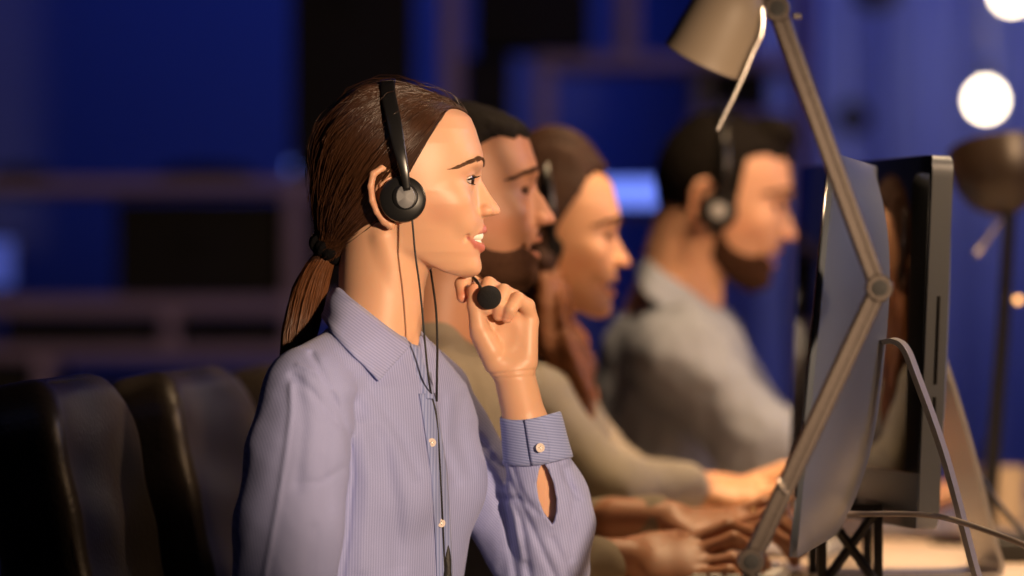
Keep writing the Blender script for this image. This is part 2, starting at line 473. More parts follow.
class Head:
    def __init__(s, male=False, beard=False):
        s.male = male; s.beard = beard
        s.eye_c = [Q(463.6, 180.5, -27), Q(463.6, 180.5, 27)]
    def upper_lip(s, p):
        return chain(p, [Q(469, 237.5, -28), Q(477, 233.2, -17), Q(482.6, 229.3, -5), Q(483, 230.3, 0), Q(482.6, 229.3, 5), Q(477, 233.2, 17), Q(469, 237.5, 28)],
                     [1.6, 3.4, 4.2, 4.0, 4.2, 3.4, 1.6], 1.5)
    def lower_lip(s, p):
        return chain(p, [Q(469, 238.5, -28), Q(474.5, 244.3, -18), Q(479.6, 247.2, -6), Q(479.8, 247.4, 6), Q(474.5, 244.3, 18), Q(469, 238.5, 28)],
                     [1.6, 3.6, 5.0, 5.0, 3.6, 1.6], 1.5)
    def base(s, p):
        x, y, z = p; q = -z
        cr = el(p, Q(399, 165, 0), (67, 64, 73)) if s.male else el(p, Q(391, 163, 0), (74.5, 66, 76))
        F = np.interp(q, FZ, FX); W = np.interp(q, WZ, WX)
        if s.male: W = W * np.interp(q, [200, 245, 278], [1.0, 1.10, 1.25])
        xc = 414.0; B = 386.0
        n = np.interp(q, [120, 180, 230, 270], [2.3, 2.35, 2.15, 2.0])
        ax = np.where(x > xc, F - xc, xc - B + 20)
        rho = (np.abs((x - xc) / ax) ** n + np.abs(y / W) ** n) ** (1 / n) + 1e-6
        Lr = np.hypot(x - xc, y) + 1e-6
        fb = Lr * (1 - 1 / rho)
        fb = np.where(rho < 0.2, -30, fb)
        fb = smax(fb, 106 - q, 14)
        # underside of the jaw
        J = np.interp(x, [395, 412, 428, 445, 460, 470, 480], [243, 252, 264, 272.5, 276.8, 277.5, 277.5])
        if s.male: J = J + 3
        fb = smax(fb, (q - J) * 0.85, 5)
        return smin(cr, fb, 16)
    def skin(s, p):
        x, y, z = p; q = -z; ay = np.abs(y)
        pm = (x, ay, z)                       # mirrored about the midline
        d = s.base(p)
        # cheekbone and cheek
        d = smin(d, el(pm, Q(452, 203, 40), (18, 12, 15)), 16)
        d = smin(d, el(pm, Q(464, 222, 27), (11, 13, 12)), 12)   # smiling cheek
        # eye socket
        d = smax(d, -el(pm, Q(484, 181, 28), (12.5, 17, 9.5)), 9)
        d = smin(d, el(pm, Q(475, 163, 22), (7 + 3 * s.male, 16, 5 + s.male)), 8)
        # eyeball and lids
        d = smin(d, el(pm, Q(463.6, 180, 27), (12.6, 13.0, 11.8)), 4)
        slit = el(pm, Q(473.5, 180.9, 30), (11.5, 12.5, 4.1))
        d = smax(d, -slit, 1.2)
        # nose
        k = 1.12 if s.male else 1.0
        N = np.interp(q, NZ, NX); H = np.interp(q, NZ, NW) * k
        if s.male: N = N + np.interp(q, [168, 178, 190, 205, 215], [1.5, 2, 3.5, 1.5, 1])
        bx = 468.0
        rho = (np.abs(np.maximum(x - bx, 0) / (N - bx)) ** 1.9 + np.abs(y / H) ** 1.9) ** (1 / 1.9) + 1e-6
        L = np.hypot(np.maximum(x - bx, 0), y) + 1e-6
        nd = L * (1 - 1 / rho)
        nd = np.where(rho < 0.15, -8, nd)
        nd = np.maximum(nd, bx - x)
        nd = smax(nd, 166 - q, 6)
        nd = smax(nd, (q - (216.5 + (489 - x) * 0.18)), 3.0)
        d = smin(d, nd, 4.5)
        d = smin(d, el(pm, Q(486, 210.5, 9.0 * k), (7.6, 5.2, 5.8)), 2.5)
        d = smax(d, -el(pm, Q(489.5, 217.2, 5.2), (4.4, 2.4, 2.6)), 1.2)
        d = smax(d, -el(pm, Q(479.5, 208, 17.5 * k), (3.5, 2.2, 7)), 3.5)
        # mouth
        d = smin(d, el(p, Q(474, 235, 0), (10, 20, 15)), 8)
        d = smin(d, s.upper_lip(p), 1.6)
        d = smin(d, s.lower_lip(p), 1.8)
        d = smax(d, -el(p, Q(479.5, 238.0, 0), (14, 26, 4.9)), 1.0)
        d = smax(d, -el(pm, Q(467, 238.5, 32), (3, 3, 4.5)), 3)   # mouth corner dimple
        d = smin(d, el(p, Q(471, 266, 0), (9, 15 + 6 * s.male, 9)), 8)
        # ear
        e1 = chain(pm, [Q(397, 180, 60), Q(392, 172.5, 64), Q(384, 170, 70), Q(375.5, 176, 73), Q(373, 188, 73), Q(374.5, 202, 71), Q(379, 213, 68), Q(386, 222, 63), Q(392, 226, 60), Q(396, 218, 58)],
                   [2.6, 3.0, 3.2, 3.5, 3.4, 3.3, 3.2, 4.0, 4.4, 3], 1.5)
        e2 = el(pm, Q(387, 199, 63), (11, 4.0, 25))
        e3 = chain(pm, [Q(391, 180, 66), Q(384, 187, 67), Q(383, 200, 66), Q(387, 210, 64)], [2.2, 2.6, 2.8, 2.4], 2)
        ear = smin(smin(e1, e2, 2.5), e3, 2)
        ear = smax(ear, -el(pm, Q(393, 200, 68), (6, 6, 9)), 2)
        d = smin(d, ear, 2.5)
        return d
    def neck(s, p, base=(372, 345, 0), front=0):
        a = Q(389, 225, 0); b = Q(*base)
        x, y, z = p; q = -z
        t = np.clip((q - 200) / (base[1] - 200), -0.2, 1.4)
        cx = 393 + (base[0] - 393) * t; cy = base[2] * t
        rx = np.interp(q, [200, 260, 290, 330, 350, 400], [50, 46, 43, 45.5, 44, 40]) * (1.08 if s.male else 1)
        ry = np.interp(q, [200, 270, 300, 350, 400], [50, 46, 47, 48, 44]) * (1.1 if s.male else 1)
        dx, dy = x - cx, y - cy
        rho = np.sqrt((dx / rx) ** 2 + (dy / ry) ** 2) + 1e-6
        d = np.hypot(dx, dy) * (1 - 1 / rho); d = np.where(rho < 0.2, -30, d)
        d = smax(d, 205 - q, 10); d = smax(d, q - (base[1] + 60), 10)
        pm = (x, np.abs(y - cy * 0.6), z)
        d = smin(d, cap(pm, Q(384, 238, 43), Q(base[0] + 38, base[1] + 2, 14), 8, 6.5), 10)
        return d

def hairline(p, widen=19.0, shift=0.0):
    """< 0 where hair grows (swept back from forehead and temple, clear of ear and neck)"""
    x, y, z = p; q = -z
    c1 = 0.87 * (x - 449) + 0.49 * (q - 108)
    c1 = c1 - widen * np.exp(-(y / 24.0) ** 2) - shift
    return c1

SKIN = np.array([0.66, 0.375, 0.235])
def skin_colors(head, p, tone=SKIN, lips=(0.50, 0.17, 0.13), make=1.0):
    x, y, z = p; q = -z; n = len(x)
    col = np.tile(np.array(tone), (n, 1)); pm = (x, np.abs(y), z)
    def blend(m, c):
        nonlocal col
        m = np.clip(m, 0, 1)[:, None]; col = col * (1 - m) + np.array(c) * m
    blend(0.30 * np.exp(-(((x - 440) / 20) ** 2 + ((q - 213) / 14) ** 2)) * (np.abs(y) > 20), (0.62, 0.24, 0.16))
    blend(0.35 * np.exp(-(((x - 386) / 18) ** 2 + ((q - 200) / 30) ** 2)) * (np.abs(y) > 58), (0.62, 0.24, 0.14))
    blend(0.25 * np.exp(-(((x - 496) / 9) ** 2 + ((q - 209) / 8) ** 2)), (0.66, 0.28, 0.20))
    blend(make * 0.55 * np.exp(-(((x - 470) / 11) ** 2 + ((q - 175.5) / 6) ** 2)) * (np.abs(y) > 10), (0.40, 0.20, 0.12))
    blend(make * 0.9 * (el(pm, Q(473.5, 180.9, 30), (12, 13, 4.7)) < 0.3) * (np.abs(y) > 14), (0.12, 0.05, 0.03))
    ul = head.upper_lip(p); ll = head.lower_lip(p)
    blend((1.1 - ul) / 0.9 * (x > 466), lips); blend((1.1 - ll) / 0.9 * (x > 466), lips)
    blend(((el(p, Q(479.5, 238.0, 0), (14.5, 26.5, 5.4)) < 0.2) & (x < 478.5 - 0.012 * y * y)) * 1.0, (0.12, 0.03, 0.02))
    return col

def eye_meshes(frame, xf, head, parent, mats, r=10.6, gaze=(1.0, -0.10, -0.12)):
    for c in head.eye_c:
        g = Vector((gaze[0], gaze[1], gaze[2])).normalized()
        a = g.orthogonal().normalized(); b = g.cross(a)
        vs, fs, mi = [], [], []
        R, S = 26, 32
        for i in range(R + 1):
            th = math.pi * i / R
            rr = r + (0.7 * math.exp(-(th / 0.42) ** 4) if th < 0.9 else 0)
            for j in range(S):
                ph = 2 * math.pi * j / S
                v = g * math.cos(th) * rr + (a * math.cos(ph) + b * math.sin(ph)) * math.sin(th) * rr
                vs.append((c[0] + v.x, c[1] + v.y, c[2] + v.z))
        for i in range(R):
            for j in range(S):
                fs.append((i * S + j, i * S + (j + 1) % S, (i + 1) * S + (j + 1) % S, (i + 1) * S + j))
                th = math.pi * (i + 0.5) / R; mi.append(2 if th < 0.2 else (1 if th < 0.56 else 0))
        o = mesh_obj('eye', frame.to_world(xf(np.array(vs))), fs, [mats[0], mats[1], M['plastic']], parent)
        o.data.polygons.foreach_set('material_index', mi)

def ident(v): return np.asarray(v, float)
def xform(scale, pivot_src, pivot_dst, tilt_deg, yaw_deg=0.0, roll_deg=0.0):
    """canonical head frame -> another person's frame (tilt about the depth axis, then yaw about the vertical)"""
    t = math.radians(tilt_deg); yw = math.radians(yaw_deg); rl = math.radians(roll_deg)
    R1 = np.array([[math.cos(t), 0, math.sin(t)], [0, 1, 0], [-math.sin(t), 0, math.cos(t)]])
    R2 = np.array([[math.cos(yw), -math.sin(yw), 0], [math.sin(yw), math.cos(yw), 0], [0, 0, 1]])
    R3 = np.array([[1, 0, 0], [0, math.cos(rl), -math.sin(rl)], [0, math.sin(rl), math.cos(rl)]])
    R = R2 @ R3 @ R1
    ps = np.array(Q(*pivot_src)); pd = np.array(Q(*pivot_dst))
    def f(v): return (np.asarray(v, float) - ps) @ R.T * scale + pd
    def inv(v): return ((np.asarray(v, float) - pd) / scale) @ R + ps
    f.inv = inv; f.scale = scale
    return f
def pull(xf, field):
    """field given in the canonical frame, evaluated in the person's frame"""
    def g(p):
        v = xf.inv(np.stack([np.ravel(a) for a in p], 1))
        return field((v[:, 0], v[:, 1], v[:, 2])) * xf.scale
    return g

# ------------------------------------------------------------------ the woman in front
FW = Frame(5.0)
HW = Head()
woman = empty('person', tuple(FW.to_world(Q(372, 890, 10))[0]))
tag(woman, 'smiling woman in a blue striped shirt, hair in a ponytail, holding her headset microphone', 'person')

def wneck(p): return HW.neck(p, base=(374, 345, 2))
def whead(p): return smin(HW.skin(p), wneck(p), 9)

# left hand raised at the chin, palm towards the camera
def whand(p):
    palm = smin(el(p, Q(511, 345, 10), (23, 11, 33)), el(p, Q(516, 325, 14), (20, 11, 18)), 8)
    palm = smin(palm, cap(p, Q(497, 362, 6), Q(480, 334, 0), 14, 10), 7)         # ball of the thumb
    palm = smin(palm, cap(p, Q(527, 360, 8), Q(530, 322, 10), 11, 8), 6)         # heel of the little finger
    palm = smax(palm, -el(p, Q(507, 333, -4), (10, 5, 13)), 5)
    wrist = cap(p, Q(513.5, 372, 12), Q(526, 425, 22), 20.5, 22)
    wrist = smin(wrist, cap(p, Q(526, 425, 22), Q(550, 540, 62), 22, 24), 6)
    d = smin(palm, wrist, 9)
    palm = palm
    d = smin(d, el(p, Q(489, 318, 8), (10, 7, 14)), 5)
    # wrist crease
    x, y, z = p
    d = d + 0.9 * np.exp(-((-z - 371.5 + 0.10 * (x - 515)) / 1.2) ** 2) * (y < 10)
    d = d + 0.5 * np.exp(-((-z - 377 + 0.05 * (x - 515)) / 1.3) ** 2) * (y < 10)
    fing = [
        ([Q(531, 322, 14), Q(527, 306, 4), Q(517.5, 299, -6), Q(510.5, 309, -14), Q(507, 317.5, -11)], [8.2, 7.8, 7.2, 6.4, 5.8]),
        ([Q(523, 314, 18), Q(514, 298, 10), Q(503.5, 291.5, -1), Q(498.5, 304, -12), Q(498.5, 315, -8)], [8.6, 8.2, 7.6, 6.8, 6.2]),
        ([Q(512, 310, 22), Q(500, 293, 18), Q(488.5, 284.5, 8), Q(484, 297, -6), Q(487, 309, -8)], [9, 8.4, 7.8, 7.0, 6.4]),
        ([Q(499, 310, 26), Q(486, 293, 28), Q(473, 283.5, 24), Q(461.5, 284, 14), Q(462.5, 297, 5)], [9, 8.4, 7.8, 7.0, 6.0]),
    ]
    for pts, rs in fing:
        d = smin(d, chain(p, pts, rs, 2.0), 2.2)
    th = chain(p, [Q(491, 350, 0), Q(479, 327, -4), Q(475.5, 305, -6), Q(474.0, 290, -3)], [11, 9.2, 8.2, 6.6], 3)
    d = smin(d, th, 4)
    d = d + 0.6 * np.exp(-((-z - 322 - 0.25 * (x - 520)) / 1.1) ** 2) * (y < 0) * (x > 498)
    return d
hand_h = 1.05
v1, q1 = surface_net(whead, Q(300, 400, -135), Q(508, 78, 135), 1.15)
v1 = grow(v1, q1, 1, 0.35)
c1 = skin_colors(HW, (v1[:, 0], v1[:, 1], v1[:, 2]))
v2, q2 = surface_net(whand, Q(440, 590, -45), Q(590, 262, 105), hand_h)
v2 = grow(v2, q2, 1, 0.3)
c2 = np.tile(SKIN, (len(v2), 1))
tipd = chain((v2[:, 0], v2[:, 1], v2[:, 2]), [Q(462, 297, 4), Q(474, 290, -3), Q(487, 300, -8), Q(499, 312, -8), Q(507, 316, -11)], [7] * 5)
c2 = c2 * (1 - 0.25 * np.clip((3 - tipd) / 6, 0, 1)[:, None] * np.array([0, 1, 1]))
def wbody(p):
    d = None
    for a, b, ra, rb in [(Q(372, 420, 2), Q(360, 640, 0), 60, 70), (Q(360, 640, 0), Q(355, 810, 0), 74, 84),
                         (Q(345, 400, -60), Q(318, 405, -112), 36, 30), (Q(400, 400, 60), Q(430, 412, 105), 36, 30),
                         (Q(318, 405, -112), Q(292, 600, -135), 32, 28), (Q(292, 600, -135), Q(385, 676, -100), 28, 22),
                         (Q(430, 412, 105), Q(545, 590, 75), 32, 28), (Q(545, 590, 75), Q(540, 520, 58), 26, 26),
                         (Q(355, 810, -50), Q(640, 815, -70), 62, 48), (Q(355, 810, 50), Q(640, 815, 60), 62, 48),
                         (Q(640, 815, -70), Q(640, 1150, -70), 44, 34), (Q(640, 815, 60), Q(640, 1150, 60), 44, 34)]:
        e = cap(p, a, b, ra, rb); d = e if d is None else smin(d, e, 14)
    return d
v3, q3 = surface_net(wbody, Q(200, 1200, -220), Q(740, 350, 200), 7)
c3 = np.tile(SKIN, (len(v3), 1))
V = np.vstack([v1, v2, v3]); Qd = np.vstack([q1, q2 + len(v1), q3 + len(v1) + len(v2)])
body = mesh_obj('body', FW.to_world(V), Qd, M['skin'], None, attrs={'col': np.vstack([c1, c2, c3])})
keep_world(body, woman)

class Rooted:
    """parent that keeps world coordinates"""
def kid(o, root): return keep_world(o, root)

eye_parent_before = set(bpy.data.objects)
eye_meshes(FW, ident, HW, None, [M['sclera'], M['iris']])
for o in set(bpy.data.objects) - eye_parent_before: kid(o, woman)

# teeth: two arches of separate crowns
tb = []
def teeth_field(p):
    d = None
    for i in range(-5, 6):
        an = i * 0.155
        w = 3.7 if abs(i) < 2 else 3.3
        cx = 465.0 + 15.5 * math.cos(an * 1.25); cy = 27 * math.sin(an * 1.05)
        e = el(p, Q(cx, 235.2, cy), (3.0, w * 0.62, 4.6)); d = e if d is None else np.minimum(d, e)
        e = el(p, Q(cx - 1.4, 243.2, cy * 0.95), (2.6, w * 0.5, 3.6)); d = np.minimum(d, e)
    return d
vt, qt = surface_net(teeth_field, Q(455, 250, -24), Q(488, 226, 24), 0.55)
kid(mesh_obj('teeth', FW.to_world(vt), qt, M['teeth']), woman)

# lashes and eyebrows as fine hairs
def whead_x(z, y, x0=500.0, f=None):
    """front-most x of the head surface at given heights/lateral offsets"""
    f = f or whead
    x = np.full(np.shape(z), x0); done = np.zeros(np.shape(z), bool)
    for _ in range(160):
        d = f((x, y, z)); done |= d < 0.0; x = np.where(done, x, x - 0.5)
        if done.all(): break
    return x
def brow_paths(side):
    n = 230
    t = rng.uniform(0, 1, n)
    yb = side * (9 + 41 * t)                      # from the nose root outwards
    qb = 164.5 - 6.0 * np.sin(np.pi * np.clip(t * 0.8, 0, 1)) + 9.0 * np.clip(t - 0.5, 0, 1) / 0.5 + rng.uniform(-1, 1, n) * (2.8 - 2.2 * t)
    xb = whead_x(-qb, yb)
    base = np.stack([xb + 0.2, yb, -qb], 1)
    y2 = yb + side * (4 + 2 * t); q2_ = qb - 1.6 + 3.0 * t
    x2 = whead_x(-q2_, y2) + 0.9
    tip = np.stack([x2, y2, -q2_], 1)
    mid = (base + tip) / 2 + np.array([0.5, 0, 0])
    return np.stack([base, mid, tip], 1)
for sd in (-1, 1):
    vs, fs = strand_mesh(brow_paths(sd), 0.55, 0.2)
    kid(mesh_obj('eyebrow', FW.to_world(vs), fs, M['brow']), woman)
def lash_paths(side):
    out = []
    for t in np.linspace(0, 1, 34):
        an = -0.15 + 1.15 * t
        y0 = side * (20 + 18.5 * t); x0 = 475.8 - 7.5 * t ** 1.7; q0 = 177.2 + 3.2 * t ** 2
        L = 5.0 + 1.8 * t
        p0 = np.array([x0, y0, -q0]); dr = np.array([math.cos(an * 0.8), side * math.sin(an * 0.8) * 0.7, 0.0])
        out.append([p0, p0 + dr * L * 0.5 + [0, 0, -0.6], p0 + dr * L + [0, 0, 1.1]])
    for t in np.linspace(0.1, 1, 20):
        y0 = side * (20 + 18 * t); x0 = 473.8 - 7 * t ** 1.7; q0 = 184.4 - 1.6 * t ** 2
        p0 = np.array([x0, y0, -q0]); out.append([p0, p0 + [1.2, side * 0.6, -0.7], p0 + [2.2, side * 1.2, -1.0]])
    return np.array(out)
for sd in (-1, 1):
    vs, fs = strand_mesh(lash_paths(sd), 0.5, 0.18)
    kid(mesh_obj('eyelashes', FW.to_world(vs), fs, M['lash']), woman)

# ---- hair
TIE = np.array(Q(331, 249, 0), float)
def whair(p):
    x, y, z = p; q = -z
    c1 = hairline(p)
    c2 = 0.58 * (x - 381) + 0.81 * (q - 229)
    hid = HW.base(p)
    hid = smin(hid, el(p, Q(360, 194, 0), (41, 47, 46)), 10)
    hid = smin(hid, cap(p, Q(350, 215, 0), Q(333, 246, 0), 36, 13), 10)
    t = np.clip(-c1 / 26.0, 0, 1)
    thick = 0.5 + 3.2 * t ** 0.7
    d = hid - thick
    d = d + 0.35 * np.sin(y * 0.55 + 2.0 * np.sin(q * 0.03)) * np.clip(-c1 / 10, 0, 1)
    ear_gap = el((x, np.abs(y), z), Q(388, 201, 66), (15.5, 13, 32))
    d = smax(d, c1, 1.0); d = smax(d, c2 - 4, 4)
    d = smax(d, -ear_gap, 3)
    return d
vh, qh = surface_net(whair, Q(300, 285, -85), Q(488, 70, 85), 1.6)
hair = mesh_obj('hair', FW.to_world(vh), qh, M['hair'])
kid(hair, woman)
def hair_strands(N, Mn=14):
    # roots spread over the scalp, denser near the hairline
    C = np.array(Q(386, 178, 0), float)
    roots = []
    while len(roots) < N:
        n = N * 3
        d = rng.normal(size=(n, 3)); d /= np.linalg.norm(d, axis=1, keepdims=True)
        r = project(C, d)
        x, y, z = r.T
        c = hairline((x, y, z))
        c2 = 0.58 * (x - 381) + 0.81 * (-z - 229)
        ok = (c < -0.5) & (c2 < 3) & (rng.uniform(size=n) < np.exp(c / 14.0) + 0.22)
        roots += list(r[ok])
    roots = np.array(roots[:N])
    ts = np.linspace(0, 1, Mn)
    ends = TIE + rng.normal(size=(N, 3)) * np.array([3, 7, 7])
    P = np.empty((N, Mn, 3))
    for i, t in enumerate(ts):
        lin = roots * (1 - t) + ends * t
        lin[:, 2] += math.sin(math.pi * t) * 26 * np.exp(-(roots[:, 1] / 30) ** 2)
        lin[:, 1] += 0
        dv = lin - C; dv /= np.linalg.norm(dv, axis=1, keepdims=True)
        P[:, i] = project(C, dv, lift=0.9)
    x, y, z = P[..., 0], P[..., 1], P[..., 2]
    bad = (hairline((x, y, z)) > 2.0) | (0.58 * (x - 381) + 0.81 * (-z - 229) > 5) | (el((x, np.abs(y), z), Q(388, 204, 64), (15, 13, 33)) < 0)
    P = P[~bad.any(axis=1)]; N = len(P)
    P += rng.normal(size=(N, 1, 3)) * 0.35
    P[:, 1:-1] += np.cumsum(rng.normal(size=(N, Mn - 2, 3)) * 0.22, axis=1) * 0.6
    return P
def project(C, d, lift=0.0):
    lo = np.full(len(d), 20.0); hi = np.full(len(d), 110.0)
    def g(r):
        p = C + d * r[:, None]
        x, y, z = p.T; q = -z
        hid = HW.base((x, y, z))
        hid = smin(hid, el((x, y, z), Q(360, 194, 0), (41, 47, 46)), 10)
        hid = smin(hid, cap((x, y, z), Q(350, 215, 0), Q(333, 246, 0), 36, 13), 10)
        t = np.clip(-hairline((x, y, z)) / 26.0, 0, 1)
        return hid - (0.5 + 3.2 * t ** 0.7)
    for _ in range(14):
        mid = (lo + hi) / 2; ins = g(mid) < 0
        lo = np.where(ins, mid, lo); hi = np.where(ins, hi, mid)
    return C + d * (hi + lift)[:, None]
P = hair_strands(13000)
Pb = hair_strands(2600)
c_ = hairline((Pb[:, 0, 0], Pb[:, 0, 1], Pb[:, 0, 2]))
Pb = Pb[c_ > -7][:, :9]
Pb[:, 0] += (Pb[:, 0] - Pb[:, 1]) * rng.uniform(0.0, 0.55, (len(Pb), 1)); Pb[:, 0] = Pb[:, 0] - (Pb[:, 0] - np.array(Q(386, 178, 0))) * 0.006
vs, fs = strand_mesh(Pb, 0.30, 0.34)
kid(mesh_obj('hairline_strands', FW.to_world(vs), fs, M['hair_strand']), woman)
vs, fs = strand_mesh(P, 0.42, 0.36)
kid(mesh_obj('hair_strands', FW.to_world(vs), fs, M['hair_strand']), woman)
# flyaway hairs over the crown and the temple
Pf = hair_strands(500)[:240, :9]; nf = len(Pf)
ax = np.linspace(0, 1, 9)[None, :, None]
Pf = Pf + (Pf - np.array(Q(386, 178, 0))) * 0.075 * (np.sin(ax * math.pi * rng.uniform(0.4, 1.0, (nf, 1, 1)))) * rng.uniform(0.2, 1.3, (nf, 1, 1))
vs, fs = strand_mesh(Pf, 0.32, 0.2)
kid(mesh_obj('flyaway_hair', FW.to_world(vs), fs, M['hair_strand']), woman)
# ponytail
tail_axis = catmull([Q(333, 248, 0), Q(321, 262, 2), Q(311, 285, 5), Q(303, 315, 6), Q(297, 345, 2), Q(290, 385, -2), Q(286, 430, -4)], 18)
tail_rad = np.interp(np.linspace(0, 1, 18), [0, 0.1, 0.35, 0.6, 1], [8, 12, 17, 17, 6])
mb = MB(); mb.tube([tuple(a) for a in FW.to_world(tail_axis)], [r * FW.s * 0.86 for r in tail_rad], 20)
kid(mb.build('ponytail', M['hair']), woman)
n = 1300
ang = rng.uniform(0, 2 * math.pi, n); rr = np.sqrt(rng.uniform(0.45, 1.05, n))
tw = ang[:, None] + np.linspace(0, 0.5, 18)[None, :] * rng.uniform(0.3, 1.2, (n, 1))
Pt = tail_axis[None] + np.stack([np.cos(tw), np.sin(tw) * 0.9, np.sin(tw) * 0.25], -1) * (tail_rad[None, :, None] * rr[:, None, None])
Pt += np.cumsum(rng.normal(size=Pt.shape) * 0.25, axis=1)
vs, fs = strand_mesh(Pt, 0.6, 0.3)
kid(mesh_obj('ponytail_strands', FW.to_world(vs), fs, M['tail_strand']), woman)
def scr(p):
    x, y, z = p
    u = np.array([-0.62, 0, -0.78])
    dx, dy, dz = x - 327, y, z + 249.5
    h = dx * u[0] + dz * u[2]; r = np.sqrt(np.maximum(dx * dx + dy * dy + dz * dz - h * h, 0))
    an = np.arctan2(dy, dx * 0.78 - dz * 0.62)
    return np.sqrt((r - 9) ** 2 + (h * 1.15) ** 2) - (10.5 + 1.3 * np.sin(an * 9) + 0.7 * np.sin(an * 17 + 1))
vs, fs = surface_net(scr, Q(300, 275, -28), Q(355, 222, 28), 1.1)
kid(mesh_obj('hair_tie', FW.to_world(vs), fs, M['scrunchie']), woman)
#__PART3__
# ------------------------------------------------------------------ the woman's shirt
FV = np.array([0.865, -0.50]); LV = np.array([0.50, 0.865])      # facing and sideways directions of her torso in (x, depth)
def seg2(x, q, pts):
    """distance to a polyline in the picture plane"""
    d = np.full(np.shape(x), 1e9)
    for (ax, ay), (bx, by) in zip(pts[:-1], pts[1:]):
        ux, uy = bx - ax, by - ay
        t = np.clip(((x - ax) * ux + (q - ay) * uy) / (ux * ux + uy * uy), 0, 1)
        d = np.minimum(d, np.hypot(x - ax - ux * t, q - ay - uy * t))
    return d
def shirt_core(p):
    x, y, z = p; q = -z
    cx = np.interp(q, [330, 345, 400, 500, 620, 720], [372, 376, 378, 372, 362, 356])
    A = np.interp(q, [322, 332, 345, 365, 385, 420, 500, 600, 720], [44, 52, 64, 92, 118, 132, 128, 120, 126])
    Bd = np.interp(q, [322, 332, 345, 365, 385, 420, 470, 500, 600, 720], [46, 47, 52, 63, 72, 82, 90, 90, 84, 86])
    dx, dy = x - cx, y - 2
    fx = dx * FV[0] + dy * FV[1]; lx = dx * LV[0] + dy * LV[1]
    rho = (np.abs(fx / Bd) ** 2.2 + np.abs(lx / A) ** 2.2) ** (1 / 2.2) + 1e-6
    r = np.hypot(dx, dy) + 1e-6
    d = r * (1 - 1 / rho); d = np.where(rho < 0.2, -30, d)
    d = smax(d * 0.92, 326 - q, 10)
    d = smax(d, q - 735, 12)
    for sgn in (-1, 1):
        c = (374 + FV[0] * 52 + LV[0] * sgn * 50, 2 + FV[1] * 52 + LV[1] * sgn * 50)
        d = smin(d, el(p, Q(c[0], 482, c[1]), (43, 43, 46)), 24)
    d = smin(d, cap(p, Q(364, 352, -38), Q(316, 385, -110), 34, 42), 16)
    d = smin(d, cap(p, Q(392, 350, 40), Q(430, 398, 104), 32, 40), 16)
    return d
def near_sleeve(p):
    return chain(p, [Q(314, 394, -118), Q(304, 450, -130), Q(296, 520, -136), Q(288, 606, -140), Q(330, 650, -126), Q(386, 676, -100)], [47, 50, 53, 50, 40, 31], 10)
def far_sleeve(p):
    d = chain(p, [Q(432, 402, 104), Q(490, 500, 96), Q(544, 585, 82)], [38, 40, 40], 10)
    d = smin(d, chain(p, [Q(548, 588, 80), Q(551, 540, 62), Q(545, 500, 48), Q(536, 462, 38)], [42, 41, 38, 33], 8), 10)
    d = smin(d, el(p, Q(561, 520, 58), (31, 32, 55)), 14)
    return d
